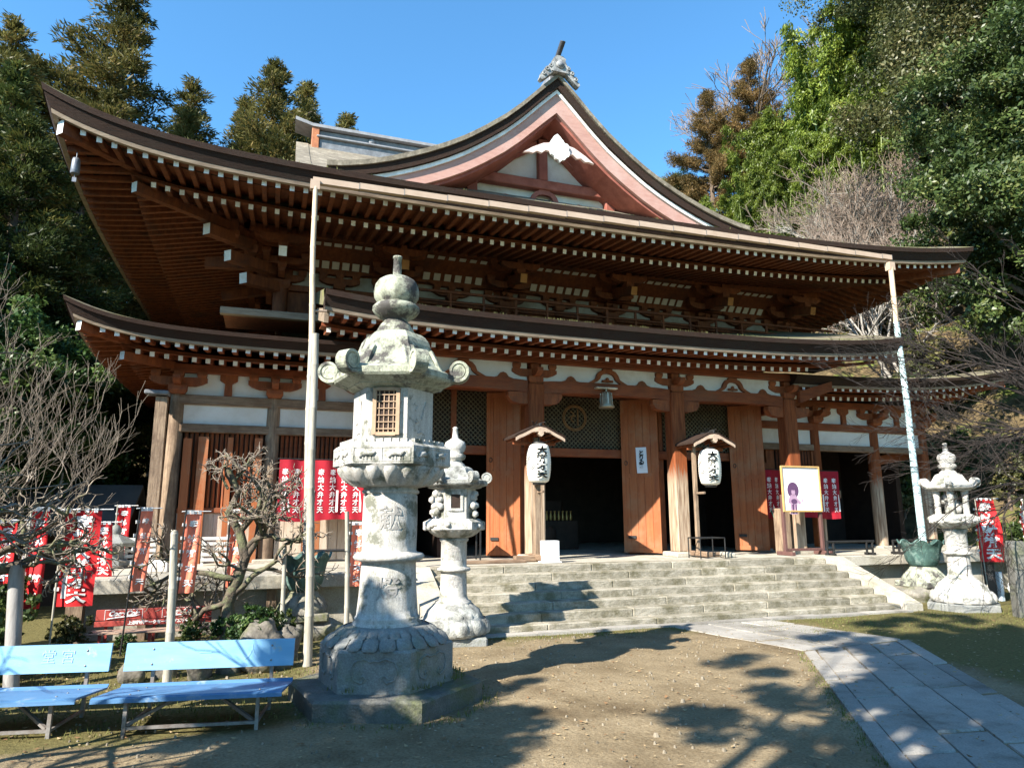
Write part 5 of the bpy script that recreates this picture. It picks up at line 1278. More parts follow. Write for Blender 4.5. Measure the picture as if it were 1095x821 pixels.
for i,(x,y,a,b,c_) in enumerate(sp): rock((x,y,-.04),(a,b,c_),'upright garden stone in the row behind the right blue bench',60+i,'garden stones edging the bed','stone',mat('edging_stone',(.21,.19,.16),(.10,.09,.075),4,.95,.5,c3=(.10,.11,.05),s3=3,t3=.6,w3=.2,fine=30) if i==0 else bpy.data.materials['edging_stone'])

def pole(name,label,cat,pts,rad,mats,seglen=None,cuts=None):
    o=root(name,pts[0],label,cat); m=MB(); O=Vector(pts[0]); P0=Vector(pts[0])-O; P1=Vector(pts[1])-O; L_=(P1-P0).length
    n=max(2,int(L_/(seglen or 1e9))+1) if seglen else 2; d=(P1-P0)/L_; z=0
    bend=lambda t:Vector((.012*math.sin(t*1.7),.01*math.sin(t*1.1+1),0)) if seglen else Vector((0,0,0))
    if seglen:
        k=0
        while z<L_:
            e=min(L_,z+seglen*(.85+.3*random.Random(k).random())); mi=0 if cuts is None or z<cuts else 1
            ra=rad*(1-.25*z/L_)
            m.tube([P0+d*z+bend(z),P0+d*(z+.02)+bend(z),P0+d*(z+.05)+bend(z+.05),P0+d*(e-.03)+bend(e),P0+d*e+bend(e)],[ra*1.10,ra*1.08,ra,ra*.99,ra*1.07],10,mi); z=e; k+=1
    else: m.tube([P0,P1],rad,12,0)
    part('stem',m,mats,o); return o,d,L_
o,d,L_=pole('drain_pipe','tan bamboo drain pipe from the left end of the gutter down to the dark basin','drain pipe',[(.68,13.35,1.15),(.548,14.97,9.36)],.07,[BAMB,BAMBT],.75,cuts=4.3)
m=MB(); m.tube([d*5.2+Vector((0,0,0)),d*5.2+Vector((.30,.1,.05))],.022,6); m.box(d*L_+Vector((0,0,-.05)),(.2,.16,.22),0); part('bracket',m,GUTM,o)
o,d,L_=pole('drain_pipe','pale blue drain pipe with a tan upper length, down to the right basin','drain pipe',[(15.95,13.85,1.1),(17.12,14.97,9.42)],.092,[PIPEB,BAMBT],2.1,cuts=4.2)
m=MB(); m.box(d*L_+Vector((0,0,-.05)),(.2,.18,.24),0); part('bracket',m,GUTM,o)
pole('bamboo_pole','weathered upright bamboo pole behind the right blue bench','pole',[(.647,10.87,0),(.52,10.95,4.9)],.066,BAMB,.62)
pole('bamboo_pole','grey bamboo prop under the left branch of the bare plum','pole',[(-1.08,10.1,0),(-1.15,10.2,1.92)],.055,BAMB,.6)
pole('bamboo_pole','slim grey prop between the bamboo pole and the tall lantern','pole',[(1.33,12.3,0),(1.27,12.35,2.18)],.045,BAMB,.55)
pole('support_post','thick pale round post at the left edge behind the left blue bench','post',[(-2.80,10.35,0),(-2.96,10.55,1.5)],.085,mat('pale_post',(.34,.33,.32),(.22,.21,.205),4,.6,.1,(4,4,.6)))
pole('bamboo_pole','thin bamboo prop standing in front of the left lotus basin','pole',[(.30,12.4,0),(.28,12.45,1.62)],.04,BAMB,.5)

# ------------------------------------------------------------------ benches
def blue_bench(loc,rz,L_,label):
    o=root('blue_bench',loc,label,'bench',None,rz)
    h=L_/2
    m=MB(); m.prism([(-.40,.355),(.36,.285),(.40,.315),(.40,.33),(.36,.303),(-.39,.374),(-.425,.362),(-.43,.325),(-.415,.325)],(-h,0,0),(0,1,0),(0,0,1),(L_,0,0)); part('seat',m,BLUES,o)
    m=MB(); m.prism([(.34,.47),(.37,.47),(.42,.745),(.39,.745)],(-h+.02,0,0),(0,1,0),(0,0,1),(L_-.02,0,0)); bk=part('backrest',m,BLUE,o)
    for x in (-h+.30,h-.24):
        for (y0,y1,z1) in ((-.34,-.33,.33),(.40,.445,.70)):
            m=MB(); m.beam((x,y0,0),(x,y1,z1),.035,.035,0,up=(1,0,0)); part('leg',m,STEEL,o)
    m=MB()
    for sg in (-1,1): m.beam((sg*(h-.28),-.30,.08),(sg*.12,.05,.30),.03,.03,0)
    m.beam((-h+.3,-.33,.07),(h-.24,-.33,.07),.028,.028); m.beam((-h+.3,.40,.28),(h-.24,.40,.28),.03,.03)
    for x in (-h+.30,h-.24): m.beam((x,-.33,.30),(x,.40,.26),.03,.03); m.beam((x,-.33,.07),(x,.40,.07),.025,.025)
    part('brace',m,STEEL,o)
    m=MB()
    for x in (-h+.30,h-.24):
        for zz in (.53,.68):
            V0=len(m.v); m.lathe([(0,0),(.012,0),(.010,.006),(0,.007)],(0,0,0),8)
            for i in range(V0,len(m.v)):
                x_,y_,z_=m.v[i]; yy=.34+(zz-.47)/.275*.05; m.v[i]=(x+x_,yy-z_,zz+y_)
        for yy in (-.25,0,.25): m.lathe([(0,0),(.012,.0),(.010,.006),(0,.007)],(x,yy,.3735-(yy+.39)*.0947),8)
    part('bolt',m,STEEL,o)
    gh=mat('ghost_lettering',(.28,.51,.72),(.24,.47,.68),6,.6,0) if 'ghost_lettering' not in bpy.data.materials else bpy.data.materials['ghost_lettering']
    gd=mat('worn_lettering',(.32,.44,.60),(.25,.42,.58),6,.6,0) if 'worn_lettering' not in bpy.data.materials else bpy.data.materials['worn_lettering']
    sl_=Matrix.Rotation(math.atan2(.05,.275),4,'X')
    return o,bk,gh,gd
o,bk,gh,gd=blue_bench((-.58,8.36,0),R(-9.5),1.78,'sky blue bench nearest the tall stone lantern')
sl_=Matrix.Rotation(-math.atan2(.05,.275),4,'X')
text_mesh('ghost_lettering','人',.17,gh,T((.44,.3630,.61))@sl_,bk,.001); text_mesh('ghost_lettering','一',.14,gh,T((-.05,.3630,.62))@sl_,bk,.001)
o,bk,gh,gd=blue_bench((-2.48,8.72,0),R(-10),1.80,'sky blue bench cut off by the left edge of the picture')
text_mesh('ghost_lettering','堂 宮',.15,gd,T((.38,.3630,.62))@sl_,bk,.001)
# red advertising bench by the terrace wall
RBX,RBY=-1.72,13.35
o=root('red_bench',(RBX,RBY,0),'faded red bench with white advertising script against the terrace wall','bench')
m=MB(); m.box((0,.22,.50),(1.76,.025,.17),0,None,.004); bk=part('backrest',m,CRED,o)
m=MB(); m.box((0,.20,.36),(1.78,.025,.085),0,None,.004); lowb=part('lower_slat',m,CRED,o)
m=MB()
for k in range(3): m.box((0,.06-.14*k,.265),(1.80,.12,.025),0,None,.004)
part('seat',m,mat('bare_bench_slat',(.40,.30,.22),(.30,.17,.13),4,.75,.15),o)
for x in (-.72,.0,.72):
    for (y,z1) in ((-.2,.25),(.235,.55)):
        m=MB(); m.box((x,y,z1/2),(.045,.035,z1),0); part('leg',m,CRED,o)
for x in (-.30,.56):
    text_mesh('lettering','Coca-Cola',.105,WHITE,T((x-.17,.205,.515)),bk,.001,shear=.35,bold=.006)
    m=MB(); m.tube([(x-.42,.205,.435),(x-.30,.205,.45),(x-.15,.205,.462),(x,.205,.47),(x+.08,.205,.49)],[.006,.014,.012,.01,.004],6)
    for xx in (x-.45,x+.11): m.box((xx,.206,.50),(.007,.004,.155),0)
    m.box((x-.17,.206,.577),(.56,.004,.006),0); part('swash',m,WHITE,bk)
text_mesh('lettering','上原和代ワークセーリングエリ京都',.062,WHITE,T((.1,.185,.362)),lowb,.001,bold=.004)
# iron rails on the terrace
def rail(loc,w,label,grp):
    o=root('iron_rail',loc,label,'rail',grp); m=MB()
    m.tube([(-w/2,0,.36),(w/2,0,.36)],.03,8); m.tube([(-w/2+.1,.0,.16),(w/2-.1,0,.16)],.022,8); part('bars',m,DARKM,o)
    m=MB()
    for x in (-w/2+.12,w/2-.16):
        for dx in (-.10,.10): m.box((x+dx,0,.18),(.05,.05,.36),0,None,.008)
        m.box((x,0,.17),(.2,.045,.05),0); m.box((x,0,.04),(.06,.34,.06),0)
    part('feet',m,DARKM,o); return o
r1_=rail((14.68,14.98,HP),1.6,'low black iron rail on the terrace between the stairs and the wing column',None)
dup(r1_,(16.95,15.0,HP),label='low black iron rail on the terrace behind the right lotus basin')
dup(r1_,(1.6,15.2,HP),label='low black iron rail on the terrace under the left curtain')
# white slatted fences on the left of the terrace
def wfence(loc,w,label):
    o=root('white_fence',loc,label,'fence'); m=MB()
    for k in range(5): m.box((0,0,.12+k*.115),(w,.03,.07),0,None,.005)
    part('slats',m,PALE,o); m=MB()
    for x in (-w/2+.03,w/2-.03): m.box((x,.035,.3),(.06,.04,.62),0)
    part('posts',m,PALE,o); return o
PALE=mat('grey_white_wood',(.60,.59,.56),(.42,.41,.38),4,.85,.15)
wfence((-2.55,17.0,HP),.6,'short white slatted fence left of the corner column'); wfence((-1.05,17.1,HP),.62,'short white slatted fence between the two left columns')
o=root('white_block',(-2.05,15.6,HP),'low white stone block at the foot of the corner column','block'); m=MB(); m.box((0,0,.10),(.5,.4,.22),0,None,.02); part('block',m,PLAS,o)
# copper gutter pipe on the corner column
o=root('corner_downpipe',(-2.46,17.0,HP),'square weathered wooden downpipe on the left corner of the hall','downpipe'); m=MB(); m.beam((0,.6,0),(.0,.45,3.75),.24,.24,0,up=(1,0,0)); m.box((-.1,.4,3.83),(.5,.35,.1),1,None,.02); part('pipe',m,[WOOD,TILE],o)
# side table seen inside the left door
o=root('side_table',(4.75,16.95,HP),'small white side table just inside the left doorway','table'); m=MB(); m.box((0,0,.82),(.5,.45,.04),0,None,.01); part('tabletop',m,WHITE,o)
for (x,y) in ((-.2,-.18),(.2,-.18),(-.2,.18),(.2,.18)):
    m=MB(); m.box((x,y,.4),(.035,.035,.8),0); part('leg',m,DARKM,o)
o=root('doormat_board',(4.9,15.55,HP),'worn wooden board lying on the terrace before the left doorway','board'); m=MB(); m.box((0,0,.03),(1.5,.35,.06),0,None,.01); part('board',m,WOODX,o)

# dark shed roof behind the banners
o=root('shed',(-5.0,21.5,0),'small shed with a dark tin roof under the trees on the far left','shed')
m=MB(); m.prism([(-2.0,1.75),(0,2.95),(2.0,1.75),(2.0,1.68),(0,2.86),(-2.0,1.68)],(-1.7,0,0),(0,1,0),(0,0,1),(3.4,0,0)); part('roof',m,SHEDR,o)
m=MB(); m.b2(-1.5,1.5,-1.5,1.5,-.2,1.7); m.prism([(-1.5,1.7),(1.5,1.7),(0,2.6)],(-1.5,0,0),(0,1,0),(0,0,1),(3.0,0,0)); part('wall',m,DKWOOD,o)
# ------------------------------------------------------------------ trees
def leafmesh(name, C, N_, U, sx, sy, tone, mt, curl=0.0):
    """quads centred at C with long axis U (n,3), normal-ish N_ (n,3), half sizes sx (along U) and sy"""
    n=len(C); U=U/np.linalg.norm(U,axis=1,keepdims=True); W=np.cross(N_,U); W/= (np.linalg.norm(W,axis=1,keepdims=True)+1e-9)
    sx=np.broadcast_to(sx,(n,))[:,None]; sy=np.broadcast_to(sy,(n,))[:,None]
    P=np.stack([C-U*sx, C+W*sy-U*sx*.1, C+U*sx, C-W*sy-U*sx*.1],1).reshape(-1,3)
    me=bpy.data.meshes.new(name); me.vertices.add(4*n); me.vertices.foreach_set('co',P.ravel())
    me.loops.add(4*n); me.loops.foreach_set('vertex_index',np.arange(4*n,dtype=np.int32))
    me.polygons.add(n); me.polygons.foreach_set('loop_start',np.arange(0,4*n,4,dtype=np.int32))
    me.materials.append(mt); a=me.attributes.new('tone','FLOAT','FACE'); a.data.foreach_set('value',np.clip(tone,0,1).astype(np.float32)); me.update(); me.validate()
    return me
def rnd_dirs(g_,n): v=g_.normal(size=(n,3)); return v/np.linalg.norm(v,axis=1,keepdims=True)
def cedar_mesh(seed,H,Rm,base,mt,dens=1.0,sz=1.0,clump=.5,ex=.78):
    g_=np.random.default_rng(seed); C=[];U=[];Tn=[]; br=MB()
    br.tube([(0,0,-1),(0,0,H*.4),(0,0,H*.75),(0,0,H*.99)],[.34,.25,.13,.03],8)
    nb=int(96*dens); lobe=g_.random(6)*6.28
    for i in range(nb):
        t=(i+g_.random())/nb; z=base+(H-base)*t**1.05; a=i*2.4+g_.random()*.9
        L=Rm*((1-t)**ex+.04)*g_.uniform(.42,1.25)*(1+.22*math.sin(a*1+lobe[0])+.18*math.sin(9*t+lobe[1]))*(1 if t>.12 else .5+4*t)
        d=np.array([math.cos(a),math.sin(a),0]); up=g_.uniform(-.12,.30)
        tip=np.array([0,0,z])+d*L+np.array([0,0,L*up])
        if L>.7: br.tube([(0,0,z-.2),tuple(np.array([0,0,z])+d*L*.5+np.array([0,0,L*up*.3])),tuple(tip)],[.07,.04,.012],4)
        nc=max(2,int(L*2.4))
        for k in range(nc):
            f=.30+.72*(k+.5)/nc; c=np.array([0,0,z])+d*L*f+np.array([0,0,L*up*f]); rc=clump*g_.uniform(.6,1.45)*(.6+.5*min(1,L/2.0))
            n=int(130*rc/.5); off=rnd_dirs(g_,n)*(g_.random(n)**.45)[:,None]*np.array([rc,rc,rc*.62]); C.append(c+off)
            u=off/rc*1.0+d*.5+np.array([0,0,.25])+g_.normal(size=(n,3))*.45; U.append(u); Tn.append(np.full(n,g_.random())+g_.normal(size=n)*.16)
    C=np.concatenate(C);U=np.concatenate(U);Tn=np.concatenate(Tn); n=len(C)
    return leafmesh('crown',C,rnd_dirs(g_,n),U,.115*sz*g_.uniform(.6,1.4,n),.026*sz*g_.uniform(.7,1.3,n),Tn,mt), br
def broad_mesh(seed,H,Rm,mt,lobes=9,ls=.15,n_cl=230,per=62,trunkm=True,asp=1.0,base=.35):
    g_=np.random.default_rng(seed); L=[]; br=MB()
    for i in range(lobes):
        a=g_.random()*6.28; q=g_.random()**.6*Rm*.62; z=H*(base+.12)+g_.random()*H*(1-base-.22); k=1-abs(z/H-.6)*.7
        L.append((q*math.cos(a)*k,q*math.sin(a)*k,z,Rm*g_.uniform(.38,.62)))
    L.append((0,0,H*.80,Rm*.5)); L.append((0,0,H*.55,Rm*.6))
    pts=[(0,0,-1.2),(.1,0,H*.22),(-.1,.12,H*.5)]
    br.tube(pts,[Rm*.07,Rm*.055,Rm*.04],9)
    for (x,y,z,r) in L: br.tube([(0,.02,H*.26),(x*.45,y*.45,(z+H*.3)*.5),(x,y,z)],[Rm*.05,Rm*.03,.02],6)
    C=[];U=[];Tn=[];Nn=[]
    for i in range(n_cl):
        x,y,z,r=L[i%len(L)]; d=rnd_dirs(g_,1)[0]; d[2]=abs(d[2])*.9-.25 if g_.random()<.75 else d[2]; d/=np.linalg.norm(d)
        c=np.array([x,y,z*1.0])+d*r*g_.uniform(.72,1.1)*np.array([1,1,asp]); rc=Rm*.13*g_.uniform(.6,1.35); n=int(per*g_.uniform(.7,1.2))
        off=rnd_dirs(g_,n)*(g_.random(n)**.5)[:,None]*np.array([rc,rc,rc*.7]); C.append(c+off)
        U.append(g_.normal(size=(n,3))+np.array([0,0,-.25])+d*.5); Nn.append(d*.6+np.array([0,0,.55])+g_.normal(size=(n,3))*.5); Tn.append(np.full(n,g_.random())+g_.normal(size=n)*.18)
    C=np.concatenate(C);U=np.concatenate(U);Tn=np.concatenate(Tn);Nn=np.concatenate(Nn); n=len(C)
    return leafmesh('crown',C,Nn,U,ls*g_.uniform(.6,1.3,n),ls*.5*g_.uniform(.7,1.3,n),Tn,mt), br
def bamboo_mesh(seed,H,Rm,mt,culms=26):
    g_=np.random.default_rng(seed); C=[];U=[];Tn=[];Nn=[]; br=MB()
    for i in range(culms):
        a=g_.random()*6.28; q=Rm*.62*g_.random()**.5; x0,y0=q*math.cos(a),q*math.sin(a); h=H*g_.uniform(.72,1.05); ba=g_.random()*6.28; bl=Rm*g_.uniform(.3,.75)
        P=lambda t:np.array([x0+bl*math.cos(ba)*t**3.2,y0+bl*math.sin(ba)*t**3.2,h*(t-.14*t**6)])
        br.tube([tuple(P(t)) for t in (0,.3,.6,.8,.92,1.0)],[.06,.055,.04,.025,.015,.006],5)
        for k in range(30):
            t=.25+.75*(k+g_.random())/30; c=P(t); aa=g_.random()*6.28; L=g_.uniform(.5,1.35)*(1.25-t*.75); dd=np.array([math.cos(aa),math.sin(aa),.25])
            n=84; s=g_.random(n)**.7; base=c+dd*L*s[:,None]+np.array([0,0,-1.0])*(s**2*L*.75)[:,None]
            C.append(base+g_.normal(size=(n,3))*.13); U.append(dd*.5+np.array([0,0,-.75])+g_.normal(size=(n,3))*.35); Nn.append(dd*.4+np.array([0,0,.6])+g_.normal(size=(n,3))*.45); Tn.append(np.full(n,g_.random()*.7+.3*t)+g_.normal(size=n)*.14)
    C=np.concatenate(C);U=np.concatenate(U);Tn=np.concatenate(Tn);Nn=np.concatenate(Nn); n=len(C)
    return leafmesh('crown',C,Nn,U,.13*g_.uniform(.6,1.3,n),.036*g_.uniform(.7,1.3,n),Tn,mt), br
def branches(mb, tw, p, d, L, r, depth, rq, spread=.6, up=.12, nseg=4, kids_=(2,3), shrink=.68, wob=.18, minr=.004, tip=None):
    p=Vector(p); d=Vector(d).normalized(); pts=[p.copy()]; rad=[r]
    for i in range(nseg):
        d=(d+Vector((rq.gauss(0,wob),rq.gauss(0,wob),rq.gauss(0,wob)+up*.25))).normalized(); p=p+d*(L/nseg); pts.append(p.copy()); rad.append(max(minr,r*(1-.38*(i+1)/nseg)))
    (mb if r>.014 else tw).tube(pts,rad,7 if r>.05 else (5 if r>.014 else 3),0,False)
    if depth<=0: return
    nk=rq.randint(*kids_)
    for k in range(nk):
        q=pts[-1] if k==0 else pts[rq.randint(max(1,nseg//2),nseg)]
        nd=(d+Vector((rq.gauss(0,spread),rq.gauss(0,spread),rq.gauss(0,spread)+up))).normalized()
        branches(mb,tw,q,nd,L*shrink*rq.uniform(.75,1.2),max(minr,r*(.62 if k else .66)),depth-1,rq,spread,up,nseg,kids_,shrink,wob,minr)
LC=leaf('cedar_needles',(.15,.135,.040),(.050,.053,.016),(.20,.15,.05))
LCD=leaf('dark_cedar_needles',(.072,.090,.022),(.026,.040,.012),(.13,.12,.03))
LB=leaf('evergreen_leaves',(.085,.125,.032),(.028,.048,.014),(.15,.17,.05))
LBD=leaf('dark_evergreen_leaves',(.060,.12,.028),(.020,.044,.012),(.13,.18,.05))
LBO=leaf('olive_leaves',(.125,.13,.042),(.042,.05,.016),(.20,.175,.075))
LBA=leaf('bamboo_leaves',(.17,.225,.03),(.055,.085,.013),(.25,.28,.05),.35)
LBR=leaf('rusty_cypress_sprays',(.20,.125,.045),(.085,.065,.024),(.26,.17,.07))
PROTO={}
def proto(k):
    if k in PROTO: return PROTO[k]
    kind,i=k
    if kind=='cedar': c_,b=cedar_mesh(100+i,16.0,(3.7,4.3,3.3)[i],2.0,LC,1.15,1.0,.48); tm=TRUNK
    elif kind=='dcedar': c_,b=cedar_mesh(120+i,14.0,(4.0,3.6)[i],1.0,LCD,1.05,1.1,.54); tm=TRUNK
    elif kind=='cypress': c_,b=cedar_mesh(140+i,15.0,5.0,1.0,LBR,1.25,1.0,.5,.62); tm=TRUNK
    elif kind=='broad': c_,b=broad_mesh(200+i,12.0,(5.0,4.4)[i],LBO,12,.058,480,310); tm=TRUNK
    elif kind=='green': c_,b=broad_mesh(220+i,10.0,(4.2,3.6)[i],LB,11,.055,460,300); tm=TRUNK
    elif kind=='dark': c_,b=broad_mesh(240+i,8.0,(3.2,2.8)[i],LBD,9,.085,380,110,base=.05); tm=TRUNK
    elif kind=='bamboo': c_,b=bamboo_mesh(260+i,13.0,(3.6,3.2)[i],LBA); tm=mat('bamboo_culm%d'%i if 0 else 'bamboo_culm',(.20,.24,.08),(.12,.15,.05),6,.5,0) if 'bamboo_culm' not in bpy.data.materials else bpy.data.materials['bamboo_culm']
    elif kind=='tall': c_,b=broad_mesh(300+i,(10,11.5,16)[i],(2.3,3.1,2.6)[i],LB,8,.10,230,120,base=.62); tm=TRUNK
    elif kind=='shrub': c_,b=broad_mesh(280+i,1.0,.62,(LB,LBO,LBD)[i],7,.045,110,46,base=.05); tm=TRUNK
    PROTO[k]=(c_,b.mesh('trunk',tm)); return PROTO[k]
def plant(name,kind,i,x,y,s,label,cat='tree',group=None,rz=0,z=None,sz=1.0):
    c_,b=proto((kind,i)); o=root(name,(x,y,hill(x,y)-.1 if z is None else z),label,cat,group,rz); o.scale=(s,s,s*sz)
    link('crown',c_,o); link('trunk',b,o); return o
rt=random.Random(77)
# left forest
GL='cedars behind the left side of the hall'; 
for (x,y,top,i,lab) in ((-11.6,32,23.2,0,'tall thin cedar at the left edge of the picture, against the sky'),(-9.4,41,32.6,1,'tallest cedar, rising above the left roof corner'),(-12.5,38,25,2,'cedar standing between the two tall cedars on the left'),
   (-6.6,47.5,31.3,0,'cedar behind the roof slope, right of the tallest cedar'),(-3.4,52,33.4,2,'olive cedar left of the pair beside the main ridge'),(-1.4,50,35.6,1,'bushy cedar directly left of the main ridge end'),(.9,53,36.2,2,'cedar close behind the end of the main ridge'),(4.9,62,39.6,2,'cedar tip just showing above the main ridge'),
   (-6.2,44,27,2,'lower cedar in front of the tallest cedar'),(-8.6,36,23,1,'cedar behind the upper left roof corner')):
    h=hill(x,y); plant('cedar_tree','cedar',i,x,y,(top-h)/16.0,lab,'tree',None,rt.random()*6)
for (x,y,top,i) in ((-8.5,25.6,15.5,0),(-7.6,29.5,16.2,1),(-7.3,26.5,12.0,0),(-10.0,28.5,19,1),(-10.8,23.5,14,0)):
    h=hill(x,y); plant('cedar_tree','dcedar',i,x,y,(top-h)/14.0,'dark dense cedar in the shaded wood left of the hall','tree','dark cedars left of the hall',rt.random()*6)
for (x,y,top,i) in ((-6.5,22.5,7.6,0),(-6.4,27.3,8.6,1),(-7.4,20.0,7.4,0),(-6.3,24.6,6.0,1),(-6.9,18.0,4.6,0),(-8.4,21.5,9.0,1),(-5.6,30.5,7.5,0),(-9,18.5,7.5,0),(-7.2,24.2,8.0,0),(-5.3,26.0,4.6,1)):
    h=hill(x,y); plant('evergreen_tree','dark',i,x,y,(top-h)/8.0,'glossy dark green broadleaf tree under the cedars on the left','tree','broadleaf evergreens left of the hall',rt.random()*6)
# right hillside
for (nm,kind,i,x,y,top,lab,sz) in (
  ('cypress_tree','cypress',0,35.6,48.5,40.2,'rusty brown cypress beside the right slope of the gable',1.25),
  ('evergreen_tree','green',0,37.5,58,37.2,'far green tree at the foot of the sky, left of the brown cypress',.9),
  ('evergreen_tree','green',1,34.5,53,33.5,'low green tree beneath the brown cypress by the gable',1),
  ('bamboo_clump','bamboo',0,33.2,42.2,28.6,'bright yellow green bamboo nearest the roof edge',1),
  ('bamboo_clump','bamboo',1,37.4,43.6,36.2,'light bamboo clump in the upper middle of the hillside',1),
  ('bamboo_clump','bamboo',0,38.6,39.4,37.0,'dark feathery bamboo below the bare treetop',1),
  ('bamboo_clump','bamboo',1,39.6,36.4,42.5,'tall bamboo plume leaning into the top edge of the picture',1),
  ('bamboo_clump','bamboo',1,35.4,39.6,31.0,'bamboo clump with drooping tops right of the brown cypress',1),
  ('bamboo_clump','bamboo',0,36.4,36.2,31.0,'bamboo clump behind the pale bare trees on the hillside',1),
  ('bamboo_clump','bamboo',1,37.6,31.6,33.5,'shaded bamboo at the right end of the bamboo grove',1),
  ('bamboo_clump','bamboo',0,40.6,33.2,40.0,'high bamboo between the grove and the olive tree',1),
  ('cedar_tree','cypress',0,40.5,48.5,44.5,'yellowish cypress under the bare treetop on the skyline',1.1),
  ('broadleaf_tree','broad',0,40.5,27.4,43.0,'broad olive green tree filling the top right of the hillside',1),
  ('broadleaf_tree','broad',1,36.8,24.6,31.0,'olive green tree right of the bamboo, pale stems showing',1),
  ('broadleaf_tree','broad',1,32.2,20.4,31.5,'olive tree with brown leaves at the top right corner',1),
  ('evergreen_tree','green',0,28.0,16.6,18.0,'rich green tree hanging over the right end of the roof',1.2),
  ('evergreen_tree','green',1,26.4,15.0,19.5,'green tree at the right edge above the bare branches',1),
  ('broadleaf_tree','broad',1,46,31,48,'high olive tree at the top edge behind the others',1),
  ('evergreen_tree','green',0,32,14.0,26.0,'tall green tree beyond the right edge of the picture',1)):
    h=hill(x,y); H0={'cypress':15,'green':10,'bamboo':13,'broad':12}[kind]; s_=max(.5,(top-h)/H0/(sz if sz>1 else 1)); plant(nm,kind,i,x,y,s_,lab,'bamboo' if kind=='bamboo' else 'tree',None,rt.random()*6,sz=sz)
for (x,y,s,i,lab) in ((33.0,33.0,2.6,1,'olive thicket below the bamboo on the hillside'),(31.0,31.5,2.6,0,'green thicket just above the roof edge'),(33.6,36.0,3.0,0,'leafy thicket at the foot of the bamboo'),(30.0,27.6,2.6,1,'dry olive thicket among the bare trees'),(31.8,25.6,3.0,0,'green thicket right of the bare trees'),(29.2,23.6,2.6,1,'olive thicket above the right end of the roof')):
    plant('shrub','shrub',i,x,y,s,lab,'shrub',None,rt.random()*6,gz(x,y)-.2)
# leafy shrubs on the slope
for (x,y,s,i,lab) in ((20.9,14.0,2.2,0,'sunny green shrub on the bank at the right edge'),(22.4,15.6,2.2,0,'green shrub on the bank behind the right red banner'),(24.6,17.6,1.7,1,'low olive shrub on the leafy bank'),(25.5,20.5,2.0,0,'bright green shrub on the slope above the right roof end'),(27.3,22.5,2.2,1,'olive shrub high on the leafy slope'),(19.6,13.2,1.3,2,'dark shrub at the foot of the bank'),(26.5,17.2,2.2,0,'leafy shrub under the overhanging green tree')):
    plant('shrub','shrub',i,x,y,s,lab,'shrub',None,rt.random()*6,gz(x,y)-.05)
rl=random.Random(41)
for k in range(22):
    x=rl.uniform(23.2,30.5); y=rl.uniform(14.5,26.0)
    if x<23.0+max(0,(20-y))*.2: continue
    plant('low_plant','shrub',rl.randint(0,2),x,y,rl.uniform(.7,1.5),'low leafy plant among the dry leaves on the right bank','plant','low plants on the right bank',rl.random()*6,gz(x,y)-.08)
# garden shrubs left
for (x,y,s,i,lab,sz) in ((-.15,11.5,.72,2,'dark green shrub behind the right end of the blue bench',1),(.15,12.1,.6,0,'leafy shrub at the foot of the bamboo pole',1),(-.55,12.6,.5,2,'low dark shrub beside the plum trunk',1),(-2.9,13.1,.55,1,'rounded golden green shrub left of the red bench',1),(-3.45,11.3,1.0,0,'tall leafy shrub behind the left blue bench',1.2),(-4.0,12.0,1.2,0,'leafy shrub at the left edge below the banners',1.1),(-3.3,10.6,.6,2,'dark low shrub behind the pale round post',1),(-1.1,12.9,.42,0,'low green plant under the right end of the red bench',1),(-2.0,12.75,.35,2,'low green plant under the middle of the red bench',.8),(-4.4,13.4,1.3,2,'dark shrub below the red banners on the left',1)):
    plant('shrub','shrub',i,x,y,s,lab,'shrub',None,rt.random()*6,0,sz)
# bare trees
def bare(name,loc,label,spec,bm,tm,seed,rz=0,scale=1):
    o=root(name,loc,label,'tree'); b=MB(); t=MB(); rq=random.Random(seed); spec(b,t,rq)
    b.v,off_=b.v+t.v,len(b.v); b.f+=[tuple(i+off_ for i in f) for f in t.f]; b.m+=[1]*len(t.f); b.smooth+=t.smooth
    part('branches',b,[bm,tm],o)
    return o
def plum(b,t,rq):
    b.tube([(0,0,-.1),(.02,0,.35),(-.03,.05,.7),(.10,0,1.1),(.20,.02,1.45)],[.15,.115,.10,.095,.08],10)
    kw=dict(spread=.75,up=.10,kids_=(3,4),shrink=.66,wob=.30,minr=.0045)
    for (p,d,L,r) in (((.20,.02,1.42),(.55,-.1,.45),.75,.07),((.20,.02,1.42),(.05,.1,1),.62,.075),((.10,0,1.1),(-1,.05,.32),.85,.07),((0,.02,.75),(-1,-.1,.12),.75,.065),((.05,0,.85),(.8,-.15,.32),.75,.065),((.15,0,1.3),(-.55,.2,.8),.65,.055)):
        branches(b,t,p,d,L*1.12,r*.8,4,rq,**kw)
    # upright pruned leader with its knot of twigs
    b.tube([(.20,.02,1.42),(.08,.05,1.85),(-.12,.05,2.15),(.02,.05,2.5),(-.18,.05,2.9)],[.09,.075,.06,.055,.045],7)
    for k in range(5): branches(b,t,(-.15+.05*k,.05,2.55+.08*k),(rq.gauss(0,.8),rq.gauss(0,.6),.5),.34,.026,3,rq,**kw)
    b.tube([(.08,.05,1.85),(.35,.0,2.2),(.42,.0,2.6)],[.06,.05,.035],6)
    for k in range(4): branches(b,t,(.36+.02*k,0,2.3+.1*k),(rq.gauss(.2,.7),rq.gauss(0,.6),.4),.32,.024,3,rq,**kw)
bare('plum_tree',(-.52,12.55,0),'pruned bare plum tree with lichen bark in front of the left wall',plum,BRANCH,TWIGG,12)
